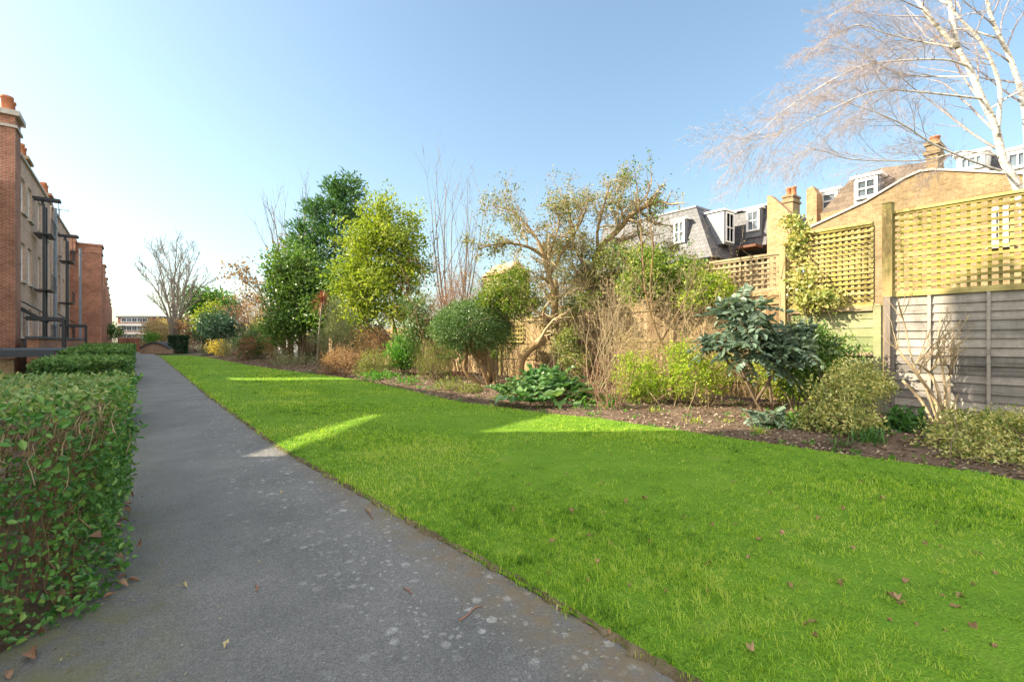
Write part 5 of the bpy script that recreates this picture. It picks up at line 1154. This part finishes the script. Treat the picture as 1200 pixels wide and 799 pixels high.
plant('golden_bush','yellow-green bush in front of the rounded dark evergreen','bush',GB(246,58),[PB(248,368,10,14,58),PB(238,378,12,12,58)],'lime',2200,180,.4,.26,.12,nst=12,r0=.04,sspread=.4)
plant('pale_bush','pale sunlit bush left of the fan-shaped bare tree','bush',GB(185,66),[PB(186,385,14,10,66),PB(172,397,9,8,64),PB(198,392,12,10,66)],'straw',2600,220,.45,.28,.13,'twig',nst=20,r0=.04,sspread=.8)
plant('pale_bush','orange-brown bush between the fan-shaped tree and the blue-green bush','bush',GB(226,60),[PB(224,385,12,12,60),PB(232,395,12,10,60)],'brown',2400,220,.4,.26,.12,'redtwig',nst=20,r0=.04,sspread=.8)
plant('leafy_shrub','small green shrub on the wall by the arched brick shelter','shrub',GB(177,61),[PB(177,397,8,6,61)],'bright',700,80,.25,.22,.1,nst=8,r0=.02)
plant('leafy_shrub','tall thin green shrub by the brick pier beyond the third hedge','shrub',GB(133,75),[PB(134,390,7,9,75)],'midgreen',900,90,.4,.3,.14,nst=8,r0=.03)
# trees on the skyline far beyond the end of the path
for i,(px,d_,h,lab) in enumerate(((150,190,9,'hazy bare tree on the skyline above the distant flats'),(176,150,10,'hazy bare tree at the right end of the distant flats'),(300,80,9,'bare tree standing behind the pinkish-brown thicket'),(560,40,8,'bare tree over the peach roof'))):
    bare('bare_tree',lab,GB(px,d_),dict(seg=[5,5,4],wob=[.06,.1,.12],up=[.1,.2,.1],max=2,n=[7,6],t0=[.35,.2],ang=[36,36],lr=[.55,.5],rmin=.02*d_/90,tip=.3),h*.8,.15,n0=4,spread=.35,mats=('twig','twig'),split=0,kk=(5,4,3))

# --- small plants in the bed, leaf litter, fallen leaves and twigs
for i,(px,py,lab) in enumerate(((768,484,'tuft of pale young shoots at the front of the bed by the yellow shrubs'),(815,497,'small tuft of young leaves on bare soil below the tall yellow-green shrub'),(850,498,'small tuft of young leaves beside the low ladder-leaved sapling'),(890,508,'tuft of shoots on the soil in front of the ladder-leaved shrub'),(985,523,'tiny tuft of shoots in the shaded soil below the variegated bush'),(512,455,'tuft of narrow leaves at the foot of the dwarf conifer'),(690,482,'green tuft beside the lobed leaves, at the foot of the reddish twigs'))):
    clump(lab,px,py,34,.20,.014,'yellowsh' if i<4 else 'strap',.3,.07,'bulb_shoots',(.6,1.4),'young shoots in the flower bed')
def on_bed(n,u0,u1):
    u = rng.uniform(u0,u1,n); x = bed_e(u)+.05+rng.random(n)**1.2*(10.6-bed_e(u)); return np.stack([x,u,np.array([bz(a,b,min(1,(a-bed_e(b))/(13.2-bed_e(b)))) for a,b in zip(x,u)])+.012],1)
P = np.vstack([on_bed(5200,-.5,8),on_bed(5200,8,22),on_bed(2200,22,45)]); n = len(P)
ax = nrm(rng.normal(0,1,(n,3))*(1,1,.22)); nn = nrm(rng.normal(0,.35,(n,3))+(0,0,1)); nn = nrm(nn-(nn*ax).sum(1)[:,None]*ax); s = rng.uniform(.5,1.4,n)*(1+np.clip(P[:,1]-8,0,20)*.06)
tag(leaf_mesh('leaf_litter',P,ax,nn,.05*s,.03*s,leafmat('litter_leaf',[(.09,.055,.035),(.19,.12,.075),(.32,.23,.16),(.42,.34,.26)],.1,.8),None,rng.random(n),.25,.3),kind='stuff')
P = np.vstack([on_bed(500,-.2,8),on_bed(600,8,24)]); k=7; P = P[rng.integers(0,len(P),len(P)//3)]; P = np.repeat(P,k,0)+rng.normal(0,.035,(len(P)*k,3))*(1,1,.3); n = len(P)
ax,nn = leaf_axes(n,np.tile((0,0,1.),(n,1)),.5,.7,.3); tag(leaf_mesh('ground_cover',P,ax,nn,.05*rng.uniform(.6,1.4,n),.026,LM['bright'],None,rng.random(n)),kind='stuff')
# crumbs of leaf and grit strewn along the path's hedge side and lawn side
n = 1500; u = rng.uniform(.8,14,n)**1.0; side = rng.random(n) < .62
x = np.where(side, -.28+rng.exponential(.28,n), path_r(u)-rng.exponential(.10,n)); kx = (x<path_r(u)) & (x>-.35); P = np.stack([x,u,np.full(n,.012)],1)[kx]; n = len(P)
ax = nrm(rng.normal(0,1,(n,3))*(1,1,.15)); nn = nrm(rng.normal(0,.25,(n,3))+(0,0,1)); nn = nrm(nn-(nn*ax).sum(1)[:,None]*ax); s = rng.uniform(.4,1.4,n)
tag(leaf_mesh('crumbs',P,ax,nn,.017*s,.008*s,leafmat('crumb',[(.14,.10,.05),(.26,.21,.10),(.38,.34,.22)],.1,.8),None,rng.random(n),.2,.2),kind='stuff')
def fallen(name, lab, grp, mats, pts, L, zb):
    protos = []
    for i,(x,u) in enumerate(pts):
        if i < 5:
            z = rng.uniform(.5,1.); seg = 5; V = []; w = L*.55
            for s in np.linspace(0,1,seg+1):
                e = w*.5*math.sin(math.pi*min(1,s*.92+.06)); c = np.array((L*(s-.5),0,.02*math.sin(s*3)+.012*z))
                V += [c+(0,e,.35*e*z+.01*math.sin(s*9+i)),c,c+(0,-e,.3*e+.008*math.cos(s*8+i))]
            mb = MB(); fs = []
            for k in range(seg): fs += [(3*k,3*k+1,3*k+4,3*k+3),(3*k+1,3*k+2,3*k+5,3*k+4)]
            mb.add(V,fs,rng.random()); o = mb.build(name,mats,rnd=True); protos.append(o)
        else:
            o = protos[i%5].copy(); COL.objects.link(o)
        o.location = (x,u,zb); o.rotation_euler = (rng.normal(0,.25),rng.normal(0,.25),rng.uniform(0,6.28)); q = rng.uniform(.6,1.3); o.scale = (q,q,q)
        tag(o,lab,'leaf',grp)
px_leaf = [(1165,764),(1103,747),(1148,743),(1075,740),(1052,710),(1060,712),(1040,735),(958,752),(948,740),(884,770),(950,738),(1060,690),(1045,705),(1105,704),(1128,708),(1150,655),(1098,645),(1095,617),(960,612),(915,628),(893,640),(862,620),(838,620),(718,640),(705,605),(695,632),(665,605),(760,588),(735,590),(700,662),(682,686),(735,690),(780,700),(830,700),(865,573),(900,580),(935,600),(985,600),(1010,570),(1040,590),(650,640),(620,575),(600,600),(560,560),(700,570),(668,560),(800,610),(830,665),(1080,640),(1000,650),(1120,720),(1140,690),(985,690),(925,690),(880,660),(760,640),(640,680),(710,745),(1170,680),(545,520),(500,520),(530,545),(615,520),(760,545),(720,535)]
pts = [G(px+rng.normal(0,3),py+rng.normal(0,2))[:2] for px,py in px_leaf]
fallen('fallen_leaf','dry curled brown leaf lying on the short green lawn','dry leaves on the lawn',leafmat('fallen_leaf',[(.20,.11,.05),(.34,.215,.11),(.48,.36,.22)],.15,.7),pts,.048,.018)
fallen('fallen_leaf','withered brown leaf lying on the dark path by the big hedge','dry leaves at the foot of the hedge',M['deadleaf'],[(-.62,2.62),(-.5,2.75),(-.72,2.45),(-.42,2.85),(-.55,2.4),(-.8,2.3),(-.35,2.95)],.075,.012)
fallen('fallen_leaf','small pale leaf lying on the dark asphalt','pale leaves on the path',LM['straw'],[G(265,760)[:2],G(330,580)[:2],G(432,602)[:2],G(655,716)[:2],G(215,690)[:2]],.045,.008)
def path_twig(lab,pts):
    p = curve([np.array(G(*q))+(0,0,.010) for q in pts],4); mb = MB(); mb.tube(p,np.linspace(.005,.003,len(p)),5)
    q = p[len(p)//2]; mb.tube([q,q+(p[-1]-p[0])*.2+np.array((.02,.015,.004))],(.003,.0018),4)
    tag(mb.build('fallen_twig',M['redtwig'],smooth=True),lab,'twig',)
path_twig('reddish bent twig on the asphalt near the bottom middle',[(538,729),(548,722),(556,714),(565,711)])
path_twig('short dark twig on the asphalt above the reddish one',[(473,690),(478,693),(483,697)])
path_twig('thin twig on the asphalt close to the lawn, farthest from the eye',[(428,597),(432,602),(437,609)])
path_twig('tiny reddish twig alone in the middle of the asphalt',[(300,686),(301,690),(301,694)])
path_twig('long pale twig at the lawn edge beside the dirt strip',[(655,716),(668,719),(690,725)])
